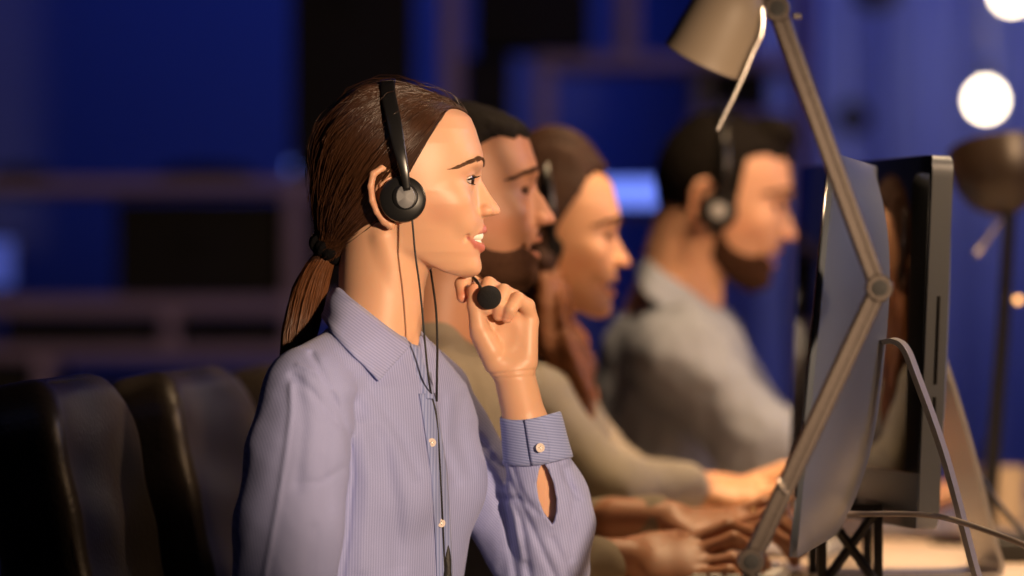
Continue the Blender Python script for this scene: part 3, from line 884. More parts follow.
def shirt_f(p):
    x, y, z = p; q = -z
    core = shirt_core(p)
    ns = near_sleeve(p); fs = far_sleeve(p)
    # broad soft folds
    core = core + 1.6 * wob(p, 1 / 95.0, 3, stretch=(1, 1, 0.55))
    ns = ns + 2.0 * wob(p, 1 / 80.0, 5, stretch=(1.2, 1.0, 0.45)) + 0.6 * wob(p, 1 / 30.0, 15, stretch=(1, 1, 0.5))
    fs = fs + 2.4 * wob(p, 1 / 60.0, 8, stretch=(1.0, 1.0, 0.8)) + 1.0 * wob(p, 1 / 26.0, 9, stretch=(1.1, 1, 0.5))
    front = y < -20
    def crease(d, pts, width, amp, cond=None):
        e = amp * np.exp(-(seg2(x, q, pts) / width) ** 2)
        if cond is not None: e = e * cond
        return d + e
    # near sleeve: seam at the shoulder, pressed fold along the arm
    ns = crease(ns, [(299, 382), (300, 408), (296, 444), (287, 500), (276, 560), (270, 620)], 3.0, -2.3, front)
    ns = crease(ns, [(306, 376), (312, 420), (306, 480)], 6, 2.0, front)
    ns = crease(ns, [(338, 400), (330, 450), (335, 500)], 6, 2.2, front)
    ns = crease(ns, [(352, 460), (330, 474), (306, 476)], 4, 1.5, front)
    ns = crease(ns, [(300, 372), (318, 386), (345, 420)], 3.5, 2.0, front)
    ns = crease(ns, [(322, 520), (318, 560), (322, 620)], 7, 2.2, front)
    d = smin(core, ns, 5)
    # seam where the sleeve meets the body
    d = crease(d, [(318, 352), (330, 372), (342, 398), (354, 430), (357, 470), (352, 530), (345, 580)], 3.2, 2.6, front)
    d = crease(d, [(305, 362), (322, 368), (338, 386)], 2.2, -1.6, front)
    # pulls across the chest
    d = crease(d, [(360, 400), (385, 440), (398, 500), (400, 560)], 9, 4.0, front)
    d = crease(d, [(372, 384), (402, 430), (420, 470)], 6, 3.0, front)
    d = crease(d, [(368, 420), (372, 480), (366, 560)], 8, -3.0, front)
    d = crease(d, [(442, 400), (440, 440), (456, 480)], 6, 3.0)
    d = crease(d, [(462, 400), (458, 430), (470, 470)], 7, 2.4)
    # far sleeve wrinkles
    for pts, w_, a_ in [([(478, 440), (500, 470), (520, 520), (530, 580)], 4, 3.4), ([(484, 470), (506, 520), (516, 580)], 4, 3.0),
                        ([(505, 470), (528, 520), (546, 560), (560, 590)], 3.5, 3.0), ([(566, 470), (574, 500), (572, 560)], 4, 2.6),
                        ([(500, 500), (520, 500), (536, 512)], 3.5, 2.2), ([(552, 540), (566, 566), (572, 600)], 4, 2.4),
                        ([(512, 466), (520, 490), (530, 505)], 3, 2.4), ([(560, 462), (566, 480), (580, 500)], 3, 2.6)]:
        fs = crease(fs, pts, w_, a_)
    fs = crease(fs, [(492, 455), (512, 500), (524, 560)], 5, -3.0)
    # the sleeve slit behind the cuff
    tx = np.interp(q, [462, 470, 490, 510, 524], [543, 543.5, 546, 549.5, 552.5])
    hw = np.interp(q, [463, 470, 484, 500, 514, 526], [0.5, 4.5, 8.5, 9.0, 6.0, 0.1])
    slit = np.maximum(np.abs(x - tx - 0.0) - hw, np.maximum(462 - q, q - 526))
    slit = np.maximum(slit, y - 60)
    edge = np.abs(slit) 
    fs = fs - 1.3 * np.exp(-(edge / 3.0) ** 2)
    fs = smax(fs, -slit, 1.5)
    fs = np.maximum(fs, (452 - q) - np.maximum(0, 507 - x) * 2.5)
    d = smin(d, fs, 4)
    # neckline
    nk = el(p, Q(392, 322, -4), (36, 44, 22))
    d = smax(d, -nk, 3)
    vee = np.maximum(cap(p, Q(412, 335, -20), Q(420, 375, -50), 11, 3), 0 * x - 50)
    d = smax(d, -vee, 3)
    return d
vs, fs = surface_net(shirt_f, Q(222, 740, -205), Q(610, 318, 165), 2.0)
# cloth coordinate for the stripes
wx, wy, wz = vs.T
nsd = near_sleeve((wx, wy, wz)); fsd = far_sleeve((wx, wy, wz)); cod = shirt_core((wx, wy, wz))
st_core = (wx - 372) * 0.866 + (wy) * 0.5 * 0.0 + wy * 0.2
st_ns = wx * 0.98 + wy * 0.35 + 0.12 * wz
ax_ = np.array([0.70, 0, -0.71])
st_fs = np.where(wx > 500, wx * 0.93 - wz * -0.17, wx * 0.72 + wz * 0.70)
stv = np.where((nsd < cod) & (nsd < fsd), st_ns, np.where(fsd < cod, st_fs, st_core))
shirt = mesh_obj('shirt', FW.to_world(vs), fs, M['shirt'], None, attrs={'stripe': stv})
kid(shirt, woman)

def strip(name, rows, material, parent, thick=1.6, stripe=None, close=False):
    """cloth surface from rails of frame points (rows x cols x 3), given thickness"""
    R = np.asarray(rows, float); r, c, _ = R.shape
    vs = R.reshape(-1, 3); f = []
    for i in range(r - 1):
        for j in range(c - (0 if close else 1)):
            j2 = (j + 1) % c
            f.append((i * c + j, i * c + j2, (i + 1) * c + j2, (i + 1) * c + j))
    at = {'stripe': (vs[:, 0] * 0.4 - vs[:, 2]) if stripe is None else stripe(vs)}
    o = mesh_obj(name, FW.to_world(vs), f, material, None, attrs=at)
    m = o.modifiers.new('thickness', 'SOLIDIFY'); m.thickness = thick * FW.s; m.offset = 0
    if parent is not None: kid(o, parent)
    return o
def collar_rows(top, low, nc=40, nr=9):
    T = catmull(top, nc); Lw = catmull(low, nc); rows = []
    for i in range(nr):
        u = i / (nr - 1)
        R = T * (1 - u) + Lw * u
        up = 3.2 * math.sin(math.pi * min(1, u * 1.25)) if u < 0.8 else 0
        out = R - np.array([385, 0, 0])[None] ; out[:, 2] = 0; out /= np.linalg.norm(out, axis=1, keepdims=True)
        rows.append(R + out * up)
    return rows
def over(pts, lift, fr=True):
    out = []
    for P in pts:
        w = ray_hit(shirt_f, P[0], -P[2])[0] - lift
        out.append((P[0], min(P[1], w) if w < 150 else P[1], P[2]))
    return out
near_top = [Q(341, 287, 22), Q(337, 286, 4), Q(343, 290, -20), Q(360, 304, -40), Q(384, 323, -49), Q(402, 336, -44), Q(412, 343, -34)]
near_low = [Q(330, 314, 30), Q(323, 314, 4), Q(324, 318, -30), Q(336, 332, -58), Q(354, 350, -78), Q(370, 366, -90), Q(382, 379, -92)]
near_low = near_low[:2] + over(near_low[2:], 5.5)
col1 = strip('collar', collar_rows(near_top, near_low), M['shirt'], None, 1.8, stripe=lambda v: v[:, 0] * 0.55 + v[:, 2] * 0.75)
kid(col1, woman)
far_top = [Q(341, 287, 20), Q(356, 296, 44), Q(385, 318, 50), Q(410, 336, 36), Q(424, 345, 14), Q(424, 348, 0)]
far_low = [Q(330, 314, 28), Q(350, 330, 66), Q(392, 352, 84), Q(428, 366, 62), Q(444, 376, 30), Q(447, 384, 4)]
kid(strip('collar', collar_rows(far_top, far_low, 30), M['shirt'], None, 1.8), woman)
# button placket with its rolled edge
def on_shirt(px, py, lift=1.0):
    w = ray_hit(shirt_f, px, py) - lift
    return np.stack([np.atleast_1d(px), w, -np.atleast_1d(py).astype(float)], 1)
qs = np.linspace(392, 600, 60)
pc = np.interp(qs, [392, 430, 470, 520, 600], [428, 434, 440, 443, 446])
rows = []
for o_, lf in ((-7.5, 0.3), (-6.5, 2.0), (-2, 2.6), (3, 2.6), (6.5, 2.0), (7.5, 0.3)):
    P_ = on_shirt(pc + o_, qs, lf); rows.append(P_)
rows = np.array(rows)
k_ = np.ones(7) / 7
for i in range(len(rows)):
    w_ = np.convolve(np.pad(rows[i, :, 1], 3, mode='edge'), k_, mode='valid'); rows[i, :, 1] = w_
plk = strip('placket', rows, M['shirt_cross'], None, 1.2, stripe=lambda v: v[:, 0] * 0.95)
kid(plk, woman)
# the open stand of the collar: inner facing seen in the neckline
ev = [[Q(404, 342, -40), Q(408, 360, -49), Q(414, 378, -56), Q(421, 396, -63)], [Q(413, 344, -36), Q(419, 362, -47), Q(424, 380, -56), Q(429, 397, -63)],
      [Q(424, 347, -8), Q(430, 366, -26), Q(433, 382, -46), Q(435, 397, -60)]]
kid(strip('neck_facing', [catmull(r_, 16) for r_ in ev], M['shirt_cross'], None, 1.4, stripe=lambda v: v[:, 0] * 0.8), woman)
def button(px, py, r=4.2, field=None, lift=6.0, w=None):
    P0 = on_shirt(px, py, lift)[0] if w is None else np.array(Q(px, py, w))
    b = MB(); s = FW.s; c = FW.to_world(P0)[0]
    ax = Vector((0.35, -0.92, 0.1)).normalized()
    b.lathe([(0.0, 0.0009), (r * 0.5 * s, 0.0009), (r * 0.72 * s, 0.0016), (r * s, 0.0012), (r * s * 1.02, 0.0003), (r * s, -0.0004), (0.0, -0.0006)], tuple(c), tuple(ax), 24)
    a = ax.orthogonal().normalized(); bb = ax.cross(a)
    o = b.build('button', M['button'])
    kid(o, woman)
    h = MB()
    for sx, sy in ((1, 1), (1, -1), (-1, 1), (-1, -1)):
        cc = Vector(c) + ax * 0.0009 + (a * sx + bb * sy) * 0.0011
        h.lathe([(0.0, 0.0003), (0.0005, 0.0003), (0.0005, -0.0002), (0.0, -0.0002)], tuple(cc), tuple(ax), 8)
    kid(h.build('button_thread', M['trousers']), o)
button(433, 440); button(442, 520); 
# cuff
ca = np.array(Q(530.5, 417, 24)); cb = np.array(Q(538.5, 463, 38))
def ring(c, r1, r2, nn=48, tilt=0.0):
    t = np.linspace(0, 2 * math.pi, nn, endpoint=False)
    return np.stack([c[0] + r1 * np.cos(t), c[1] + r2 * np.sin(t), c[2] + tilt * np.cos(t) + 2.2 * np.cos(2 * t + 0.6)], 1)
rings = []
for u, r1, r2 in [(0, 29, 29), (0.03, 30, 30), (0.12, 30.6, 31), (0.3, 31.3, 31.5), (0.5, 32, 32), (0.7, 33, 33), (0.88, 34, 34), (0.97, 34.5, 34.5), (1.0, 33, 33)]:
    rings.append(ring(ca * (1 - u) + cb * u, r1, r2, tilt=2.5))
rings = np.array(rings)
kid(strip('cuff', rings, M['shirt_cross'], None, 2.0, stripe=lambda v: v[:, 2] + 0.15 * v[:, 0], close=True), woman)
# overlapping end of the cuff with its button
tab = []
for u in np.linspace(0, 1, 8):
    c = ca * (1 - u) + cb * u; r1 = 31.5 + 4 * u; row = []
    for a_ in np.linspace(-1.75 - 0.0, -1.30 + 0.12 * math.sin(u * 3), 10):
        row.append([c[0] + (r1 + 1.8) * math.cos(a_), c[1] + (r1 + 1.8) * math.sin(a_), c[2] + 2.5 * math.cos(a_) + 2.2 * math.cos(2 * a_ + 0.6)])
    tab.append(row)
kid(strip('cuff_tab', tab, M['shirt_cross'], None, 1.5, stripe=lambda v: v[:, 2] + 0.15 * v[:, 0]), woman)
button(540, 447.5, 4.6, w=-7)
# trousers down to the shoes
def trou(p):
    d = smin(cap(p, Q(352, 720, 0), Q(352, 800, 0), 100, 106), cap(p, Q(355, 812, -52), Q(640, 818, -72), 74, 58), 20)
    d = smin(d, cap(p, Q(355, 812, 52), Q(640, 818, 62), 74, 58), 20)
    d = smin(d, cap(p, Q(640, 818, -72), Q(640, 1165, -72), 55, 46), 14)
    d = smin(d, cap(p, Q(640, 818, 62), Q(640, 1165, 62), 55, 46), 14)
    return d
vs, fs = surface_net(trou, Q(220, 1225, -190), Q(720, 690, 180), 7)
kid(mesh_obj('trousers', FW.to_world(vs), fs, M['trousers']), woman)
def shoes_mesh(frame, spots, root, scale=1.0):
    for (x_, y_) in spots:
        def sh(p): return smax(smin(el(p, (x_ + 30 * scale, y_, 0.0), (95 * scale, 40 * scale, 44 * scale)), el(p, (x_ - 10 * scale, y_, 35 * scale), (48 * scale, 38 * scale, 60 * scale)), 15), -p[2], 4)
        vs, fs = surface_net(sh, (x_ - 110, y_ - 60, -12), (x_ + 160, y_ + 60, 110), 7)
        w = frame.to_world(vs); w[:, 2] = vs[:, 2] * frame.s
        kid(mesh_obj('shoe', w, fs, M['leather']), root)
shoes_mesh(FW, [(640, -72), (640, 62)], woman)

# ------------------------------------------------------------------ headset of the woman in front
headset = empty('headset', tuple(FW.to_world(np.array(Q(404, 201, -84)))[0]))
tag(headset, 'black over-head headset with silver earcup disc worn by the ponytailed woman', 'headset')
def hchain(pts, n=40): return FW.to_world(catmull(pts, n))
# band: flat strap over the crown, tapering into the earcup yoke
bt = catmull([Q(409, 192, -79), Q(406, 172, -82), Q(401, 150, -80), Q(395, 120, -68), Q(389, 94, -40), Q(388, 80.5, 0), Q(389, 94, 40), Q(395, 120, 68), Q(401, 150, 80), Q(406, 172, 82), Q(409, 192, 79)], 70)
ctr = np.array(Q(400, 190, 0))
T = np.gradient(bt, axis=0); T /= np.linalg.norm(T, axis=1, keepdims=True)
Oo = bt - ctr; Oo -= (Oo * T).sum(1, keepdims=True) * T; Oo /= np.linalg.norm(Oo, axis=1, keepdims=True)
Sd = np.cross(T, Oo)
ww = np.interp(np.linspace(0, 1, 70), [0, 0.12, 0.25, 0.5, 0.75, 0.88, 1], [3.6, 5.0, 7.2, 7.8, 7.2, 5.0, 3.6])[:, None]
th = np.interp(np.linspace(0, 1, 70), [0, 0.2, 0.5, 0.8, 1], [3.0, 2.4, 1.5, 2.4, 3.0])[:, None]
sec = []
for a_ in np.linspace(0, 2 * math.pi, 16, endpoint=False):
    ca_, sa_ = math.cos(a_), math.sin(a_)
    sec.append(bt + Sd * ww * (abs(ca_) ** 0.6 * (1 if ca_ > 0 else -1)) + Oo * th * (abs(sa_) ** 0.6 * (1 if sa_ > 0 else -1)))
sec = np.array(sec); ns_ = 16; k_ = 70
vs = sec.transpose(1, 0, 2).reshape(-1, 3)
f = [(i * ns_ + j, i * ns_ + (j + 1) % ns_, (i + 1) * ns_ + (j + 1) % ns_, (i + 1) * ns_ + j) for i in range(k_ - 1) for j in range(ns_)]
f += [tuple(range(ns_ - 1, -1, -1)), tuple((k_ - 1) * ns_ + j for j in range(ns_))]
kid(mesh_obj('headband', FW.to_world(vs), f, M['plastic']), headset)
for sgn in (-1, 1):
    axv = Vector((0.10, sgn * 1.0, 0.05)).normalized()
    c0 = FW.to_world(np.array(Q(404, 201, sgn * 66)))[0]; s = FW.s
    m_ = MB(); m_.lathe([(0, 0), (20 * s, 0), (22.5 * s, 2 * s), (23.2 * s, 5 * s), (22.6 * s, 8.5 * s), (19 * s, 11 * s), (0, 11 * s)], tuple(c0), tuple(axv), 48)
    cup = m_.build('ear_cup', M['plastic']); 
    m2 = MB(); m2.lathe([(0, -6 * s), (14 * s, -6 * s), (20 * s, -3.5 * s), (21.5 * s, 0), (20 * s, 2 * s), (0, 2 * s)], tuple(c0), tuple(axv), 40)
    kid(cup, headset); 
    kid(m2.build('ear_cushion', M['matte_black']), headset)
    m3 = MB()
    c1_ = Vector(c0) + axv * 10.6 * s + Vector((2.2 * s, 0, 2.0 * s))
    m3.lathe([(13.0 * s, -2 * s), (12.6 * s, 1.5 * s), (10.6 * s, 2.6 * s), (0, 3.2 * s)], tuple(c1_), tuple(axv), 40)
    hub_ = m3.build('yoke_cap', M['plastic']); kid(hub_, headset)
    m4 = MB(); c2_ = c1_ + axv * 2.6 * s
    m4.lathe([(9.9 * s, -0.6 * s), (9.9 * s, 0.5 * s), (9.2 * s, 1.1 * s), (0, 1.5 * s)], tuple(c2_), tuple(axv), 40)
    # a slightly oval disc, taller than wide
    for i, v in enumerate(m4.v):
        dv = Vector(v) - c2_; m4.v[i] = tuple(c2_ + Vector((dv.x * 0.94, dv.y, dv.z * 1.16)))
    dsk = m4.build('silver_disc', M['silver_dot']); dsk['label'] = 'satin silver oval disc'; kid(dsk, headset)
# microphone boom from the far earcup, passing behind the chin
m_ = MB(); m_.tube([tuple(a) for a in hchain([Q(406, 210, 80), Q(420, 236, 82), Q(446, 262, 62), Q(466, 274, 34), Q(475, 279.5, 12), Q(480, 287, -6), Q(485, 294, -16)], 50)], 1.9 * FW.s, 10)
kid(m_.build('microphone_boom', M['plastic']), headset)
def foam(p):
    return el(p, Q(489.3, 297.3, -19), (12.2, 12, 12.0)) + 0.25 * wob(p, 1 / 3.2, 4)
vs, fs = surface_net(foam, Q(470, 316, -38), Q(508, 278, 0), 0.9)
kid(mesh_obj('microphone_foam', FW.to_world(vs), fs, M['foam']), headset)
# cable from the near earcup down over the shirt; a second lead from behind the jaw
def cable(pts, r, name, root, n=80, m=None):
    m_ = MB(); m_.tube([tuple(a) for a in hchain(pts, n)], r * FW.s, 8)
    kid(m_.build(name, m or M['matte_black']), root)
low_pts = [(433, 396), (437, 412), (439.5, 440), (442, 480), (444, 530), (446, 600)]
lp = [tuple(on_shirt(a, b, 5.2)[0]) for a, b in low_pts]
cable([Q(414, 221, -79), Q(415, 232, -78), Q(417, 255, -76), Q(421, 285, -72), Q(424.5, 320, -68), Q(427, 350, -66), Q(430, 378, -68)] + lp, 1.0, 'cable', headset)
cable([Q(418, 232, 82), Q(428, 262, 40), Q(432.5, 284, 10), Q(436.5, 312, -20), Q(438, 345, -40), Q(438, 372, -58)] + [tuple(on_shirt(437.5, 400, 5.2)[0])], 1.2, 'cable', headset)
bx = on_shirt(448, 560, 6)[0]
def clip(p): return el(p, (bx[0], bx[1], bx[2] - 6), (4.2, 3.5, 24)) + 0.8 * wob(p, 1 / 14, 6)
vs, fs = surface_net(clip, (bx[0] - 10, bx[1] - 10, bx[2] - 36), (bx[0] + 10, bx[1] + 10, bx[2] + 24), 1.1)
kid(mesh_obj('cable_clip', FW.to_world(vs), fs, M['matte_black']), headset)
# ------------------------------------------------------------------ the three colleagues further along the desk
def typing_hand(side, wrist, yaw, pitch, curl=1.0, ring=False, fore=230, spread=1.0, roll=0.0, scale=1.0):
    """mm field of a right (side=+1: thumb to +y) or left hand with its forearm; returns world vertices, quads"""
    def f(p):
        x, y, z = p
        d = smin(el(p, (48, 0, 0), (48, 40, 15)), el(p, (74, -4 * side, 3), (22, 40, 13)), 10)
        d = smin(d, cap(p, (4, 0, 0), (-fore, 0, -6), 24, 27), 16)
        d = smin(d, cap(p, (15, 20 * side, -3), (52, 40 * side, -7), 16, 12), 10)
        for i, (yo, L) in enumerate([(31, 0.93), (11, 1.0), (-9, 0.95), (-28, 0.78)]):
            yy = yo * side; a = yy * 0.10 * spread
            lift = (1.0 + 0.25 * math.sin(i * 2.1)) * curl
            pts = [(78 + 4 * (i in (1, 2)), yy, 4), (80 + 40 * L, yy + a * 3.0, 20 * lift), (80 + 66 * L, yy + a * 4.6, 8 * lift), (80 + 82 * L, yy + a * 5.2, -14)]
            d = smin(d, chain(p, pts, [10.5, 9.6, 8.4, 7.0], 3), 4)
        d = smin(d, chain(p, [(30, 34 * side, -5), (62, 52 * side, -12), (90, 56 * side, -17)], [13.5, 10.5, 8.5], 3), 5)
        return d
    vs, fs = surface_net(f, (-fore - 45, -80, -50), (180, 80, 60), 3.0)
    vs = grow(vs, fs, 1, 0.3)
    yw, pt = math.radians(yaw), math.radians(pitch)
    R = np.array([[math.cos(yw), -math.sin(yw), 0], [math.sin(yw), math.cos(yw), 0], [0, 0, 1]]) @ \
        np.array([[math.cos(pt), 0, -math.sin(pt)], [0, 1, 0], [math.sin(pt), 0, math.cos(pt)]])
    rl = math.radians(roll)
    R = scale * R @ np.array([[1, 0, 0], [0, math.cos(rl), -math.sin(rl)], [0, math.sin(rl), math.cos(rl)]])
    W = vs * 0.001 @ R.T + np.array(wrist)
    if ring:
        m_ = MB(); c = np.array([101, -9 * side, 13]); k = []
        for t in np.linspace(0, 2 * math.pi, 25):
            k.append(tuple((np.array([c[0] + 1.5 * math.cos(t), c[1] + 10.2 * math.cos(t), c[2] + 10.2 * math.sin(t)]) * 0.001) @ R.T + np.array(wrist)))
        m_.tube(k, 0.0016, 8, caps=False)
        return W, fs, m_
    return W, fs, None

W_, f_, _r = typing_hand(1, tuple(FW.to_world(np.array(Q(404, 684, -92)))[0]), 22, -8, fore=60)
me_ = body.data
import bmesh
bm_ = bmesh.new(); bm_.from_mesh(me_)
cl_ = bm_.verts.layers.float_color['col']
off_ = [bm_.verts.new(tuple(map(float, v))) for v in W_]
for v in off_: v[cl_] = (*[float(c) for c in SKIN], 1)
for f in f_:
    fc_ = bm_.faces.new([off_[int(i)] for i in f]); fc_.smooth = True
bm_.to_mesh(me_); bm_.free()

def make_person(D, xf, label, tone, head, body_caps, shirt_caps, shirt_mat, hands, neck_base, shirt_k=18, fold=2.5, seed=1,
                hair_mat=None, hair_field=None, hair_box=None, beard=False, collar=None, feet=None, trouser=None, extra=()):
    F = Frame(D)
    root = empty('person', tuple(F.to_world(np.array(Q(*neck_base)))[0] * np.array([1, 1, 0])))
    tag(root, label, 'person')
    sc = xf.scale
    nb = xf.inv(np.array([Q(*neck_base)]))[0]
    def canon(p):
        return smin(head.skin(p), head.neck(p, base=(nb[0], -nb[2], nb[1])), 9)
    vs, fs = surface_net(canon, Q(290, 390, -135), Q(512, 76, 135), 2.2)
    vs = grow(vs, fs, 1, 0.3)
    col = skin_colors(head, tuple(vs.T), tone, lips=tuple(np.array(tone) * np.array([0.80, 0.62, 0.60])), make=0.35)
    allv = [F.to_world(xf(vs))]; allf = [fs]; allc = [col]; n = len(vs)
    def bodyf(p):
        d = None
        for a, b, ra, rb in body_caps:
            e = cap(p, Q(*a), Q(*b), ra, rb); d = e if d is None else smin(d, e, 12)
        return d
    vs, fs = surface_net(bodyf, Q(350, 1250, -260), Q(1150, 250, 260), 8)
    allv.append(F.to_world(vs)); allf.append(fs + n); n += len(vs); allc.append(np.tile(tone, (len(vs), 1)))
    rings = []
    for hd in hands:
        W, f, rg = typing_hand(*hd['a'], **hd.get('k', {}))
        allv.append(W); allf.append(f + n); n += len(W); allc.append(np.tile(tone, (len(W), 1)))
        if rg: rings.append(rg)
    o = mesh_obj('body', np.vstack(allv), np.vstack(allf), M['skin_soft'], None, attrs={'col': np.vstack(allc)})
    kid(o, root)
    before = set(bpy.data.objects)
    eye_meshes(F, xf, head, None, [M['beard'], M['beard']], gaze=(0.93, 0.0, -0.36))
    for e in set(bpy.data.objects) - before: kid(e, root)
    def shirtf(p):
        d = None
        for a, b, ra, rb in shirt_caps:
            e = cap(p, Q(*a), Q(*b), ra, rb); d = e if d is None else smin(d, e, shirt_k)
        d = d + fold * wob(p, 1 / 70.0, seed, stretch=(1, 1, 0.6)) + fold * 0.55 * wob(p, 1 / 30.0, seed + 9, stretch=(1, 1, 0.7))
        nbq = Q(*neck_base)
        d = smax(d, -el(p, (nbq[0] + 14, nbq[1], nbq[2] + 26), (40 * sc, 44 * sc, 26 * sc)), 4)
        return d
    xs = [c[i][0] for c in shirt_caps for i in (0, 1)]; ys = [c[i][1] for c in shirt_caps for i in (0, 1)]; ws = [c[i][2] for c in shirt_caps for i in (0, 1)]
    vs, fs = surface_net(shirtf, Q(min(xs) - 110, max(ys) + 100, min(ws) - 100), Q(max(xs) + 70, min(ys) - 90, max(ws) + 100), 4)
    kid(mesh_obj('shirt', F.to_world(vs), fs, shirt_mat), root)
    if hair_field is not None:
        lo, hi = hair_box
        vs, fs = surface_net(hair_field, lo, hi, 2.2)
        kid(mesh_obj('hair', F.to_world(xf(vs)), fs, hair_mat), root)
    for nm, fld, (lo, hi), mt in extra:
        vs, fs = surface_net(fld, lo, hi, 2.2)
        kid(mesh_obj(nm, F.to_world(xf(vs)), fs, mt), root)
    if beard:
        def bf(p):
            x, y, z = p; q = -z
            base = head.skin(p) - 2.2 + 0.5 * wob(p, 1 / 7.0, 3)
            side = 0.55 * (q - 214) + 0.83 * (x - 412) * 0 + 0 * x
            reg = np.maximum(205 - q + np.maximum(x - 425, 0) * 0.75, np.maximum(408 - x, q - 300))
            mouth = el((x, y, z), Q(484, 238, 0), (18, 22, 11))
            cheek = el((x, np.abs(y), z), Q(448, 218, 44), (34, 34, 24))
            d = smax(base, reg, 3); d = smax(d, -mouth, 2); d = smax(d, -cheek, 4)
            mous = chain((x, np.abs(y), z), [Q(485, 224.5, 0), Q(480, 227, 13), Q(472, 236, 22), Q(474, 248, 21)], [3.0, 3.2, 2.8, 3], 2)
            return smin(d, mous, 2)
        vs, fs = surface_net(bf, Q(400, 296, -72), Q(500, 196, 72), 2.0)
        kid(mesh_obj('beard', F.to_world(xf(vs)), fs, M['beard']), root)
    for sd in (-1, 1):
        bp_ = brow_paths(sd)
        bp_[:, :, 0] += 1.5
        vs, fs = strand_mesh(bp_, 0.9, 0.5)
        kid(mesh_obj('eyebrow', F.to_world(xf(vs)), fs, M['beard']), root)
    if collar:
        for top, low in collar:
            T = catmull([Q(*a) for a in top], 20); Lw = catmull([Q(*a) for a in low], 20)
            R = np.array([T * (1 - u) + Lw * u for u in np.linspace(0, 1, 6)])
            vs = R.reshape(-1, 3); f = [(i * 20 + j, i * 20 + j + 1, (i + 1) * 20 + j + 1, (i + 1) * 20 + j) for i in range(5) for j in range(19)]
            c_ = mesh_obj('collar', F.to_world(vs), f, shirt_mat)
            m = c_.modifiers.new('thickness', 'SOLIDIFY'); m.thickness = 0.004; m.offset = 0
            kid(c_, root)
    for rg in rings: kid(rg.build('ring', M['gold']), root)
    if trouser:
        def tf(p):
            d = None
            for a, b, ra, rb in trouser:
                e = cap(p, Q(*a), Q(*b), ra, rb); d = e if d is None else smin(d, e, 16)
            return d
        vs, fs = surface_net(tf, Q(260, 1300, -210), Q(1150, 560, 210), 9)
        kid(mesh_obj('trousers', F.to_world(vs), fs, M['trousers']), root)
    if feet: shoes_mesh(F, feet, root)
    return F, root

def male_hair(thick=6.0, quiff=0, q0=0):
    H_ = Head(True)
    def f(p):
        x, y, z = p; q = -z
        c1 = smin(q - 129 - 0.10 * (466 - x) + 2.0 * np.sin(y * 0.35) + 0.04 * np.abs(y), (x - 419) * 0.9 + 0.12 * (q - 170), 12)
        c1 = np.where(x < 425, np.minimum(c1, 0.95 * (q - 214)), c1)
        c1 = np.where((x < 425) & (q < 200), np.minimum(c1, x - 424), c1)
        c2 = 0.30 * (x - 381) + 0.95 * (q - 240)
        side = np.interp(q, [100, 150, 200, 240], [thick, thick * 0.8, 2.5, 1.0])
        d = H_.base(p) - side * np.clip(-c1 / 12 + 0.25, 0.1, 1) + 1.3 * wob(p, 1 / 15.0, 2, stretch=(1, 1.6, 1))
        if quiff:
            d = smin(d, el(p, Q(452, 100, 0), (28, 46, 20)) + 0.8 * wob(p, 1 / 15.0, 6), 10)
            c1 = c1 - 16 * np.exp(-(y / 40.0) ** 2) * (q < 118)
        d = smax(d, c1, 2); d = smax(d, c2, 4)
        return smax(d, -el((x, np.abs(y), z), Q(388, 200, 64), (15, 14, 30)), 3)
    return f
TONE2 = np.array([0.34, 0.16, 0.09]); TONE3 = np.array([0.58, 0.31, 0.17]); TONE4 = np.array([0.60, 0.33, 0.21])
HB = (Q(300, 275, -90), Q(500, 66, 90))
def arm(sh, el_, wr, r=(46, 42, 36)): return [(sh, el_, r[0], r[1]), (el_, wr, r[1], r[2])]
def legs(x, y, w=55):
    return [((x, y, -w), (x + 250, y + 5, -w - 5), 66, 52), ((x, y, w), (x + 250, y + 5, w + 5), 66, 52),
            ((x + 250, y + 5, -w - 5), (x + 250, 1100, -w - 5), 52, 42), ((x + 250, y + 5, w + 5), (x + 250, 1100, w + 5), 52, 42), ((x - 10, y - 70, 0), (x - 10, y - 10, 0), 84, 88)]
# bearded man right behind the woman
F2 = Frame(5.4)
x2 = xform(0.985, (482, 180, 0), (536, 190, 0), -1)
def wpt(F, px, py, w): return tuple(F.to_world(np.array(Q(px, py, w)))[0])
sh2 = [((440, 430, 0), (425, 640, 0), 88, 90), ((440, 395, -60), (428, 400, -110), 48, 50), ((450, 395, 60), (465, 400, 105), 48, 50),
       ((436, 345, -36), (440, 400, -90), 30, 40), ((440, 345, 36), (460, 400, 90), 30, 40), ((455, 420, -30), (460, 480, 0), 74, 78)]
make_person(5.4, x2, 'bearded man in a khaki shirt typing, half hidden behind the woman with the ponytail', TONE2, Head(True, True),
    [((440, 400, 0), (425, 640, 0), 60, 62), ((425, 640, 0), (420, 740, 0), 62, 70), ((440, 400, -40), (428, 405, -105), 34, 30), ((445, 400, 40), (465, 405, 100), 34, 30), ((436, 300, 0), (440, 400, 0), 40, 44)],
    sh2 + arm((428, 410, -112), (500, 560, -130), (592, 562, -80), (46, 42, 31)) + arm((468, 408, 108), (560, 545, 120), (655, 527, 70), (46, 38, 29)),
    M['khaki'],
    [dict(a=(1, wpt(F2, 622, 556, -62), 6, -3), k=dict(fore=55, roll=38, scale=1.12)), dict(a=(-1, wpt(F2, 668, 524, 62), -6, -6), k=dict(ring=True, fore=62, roll=18, scale=1.08))],
    (432, 350, 0), hair_mat=M['dark_hair'], hair_field=male_hair(5), hair_box=HB, beard=True, seed=3,
    collar=[([(415, 318, -20), (430, 328, -46), (462, 338, -40), (480, 352, -18)], [(402, 342, -30), (420, 362, -78), (455, 376, -78), (478, 392, -60)])],
    trouser=legs(410, 770), feet=[(660, -60), (660, 60)])
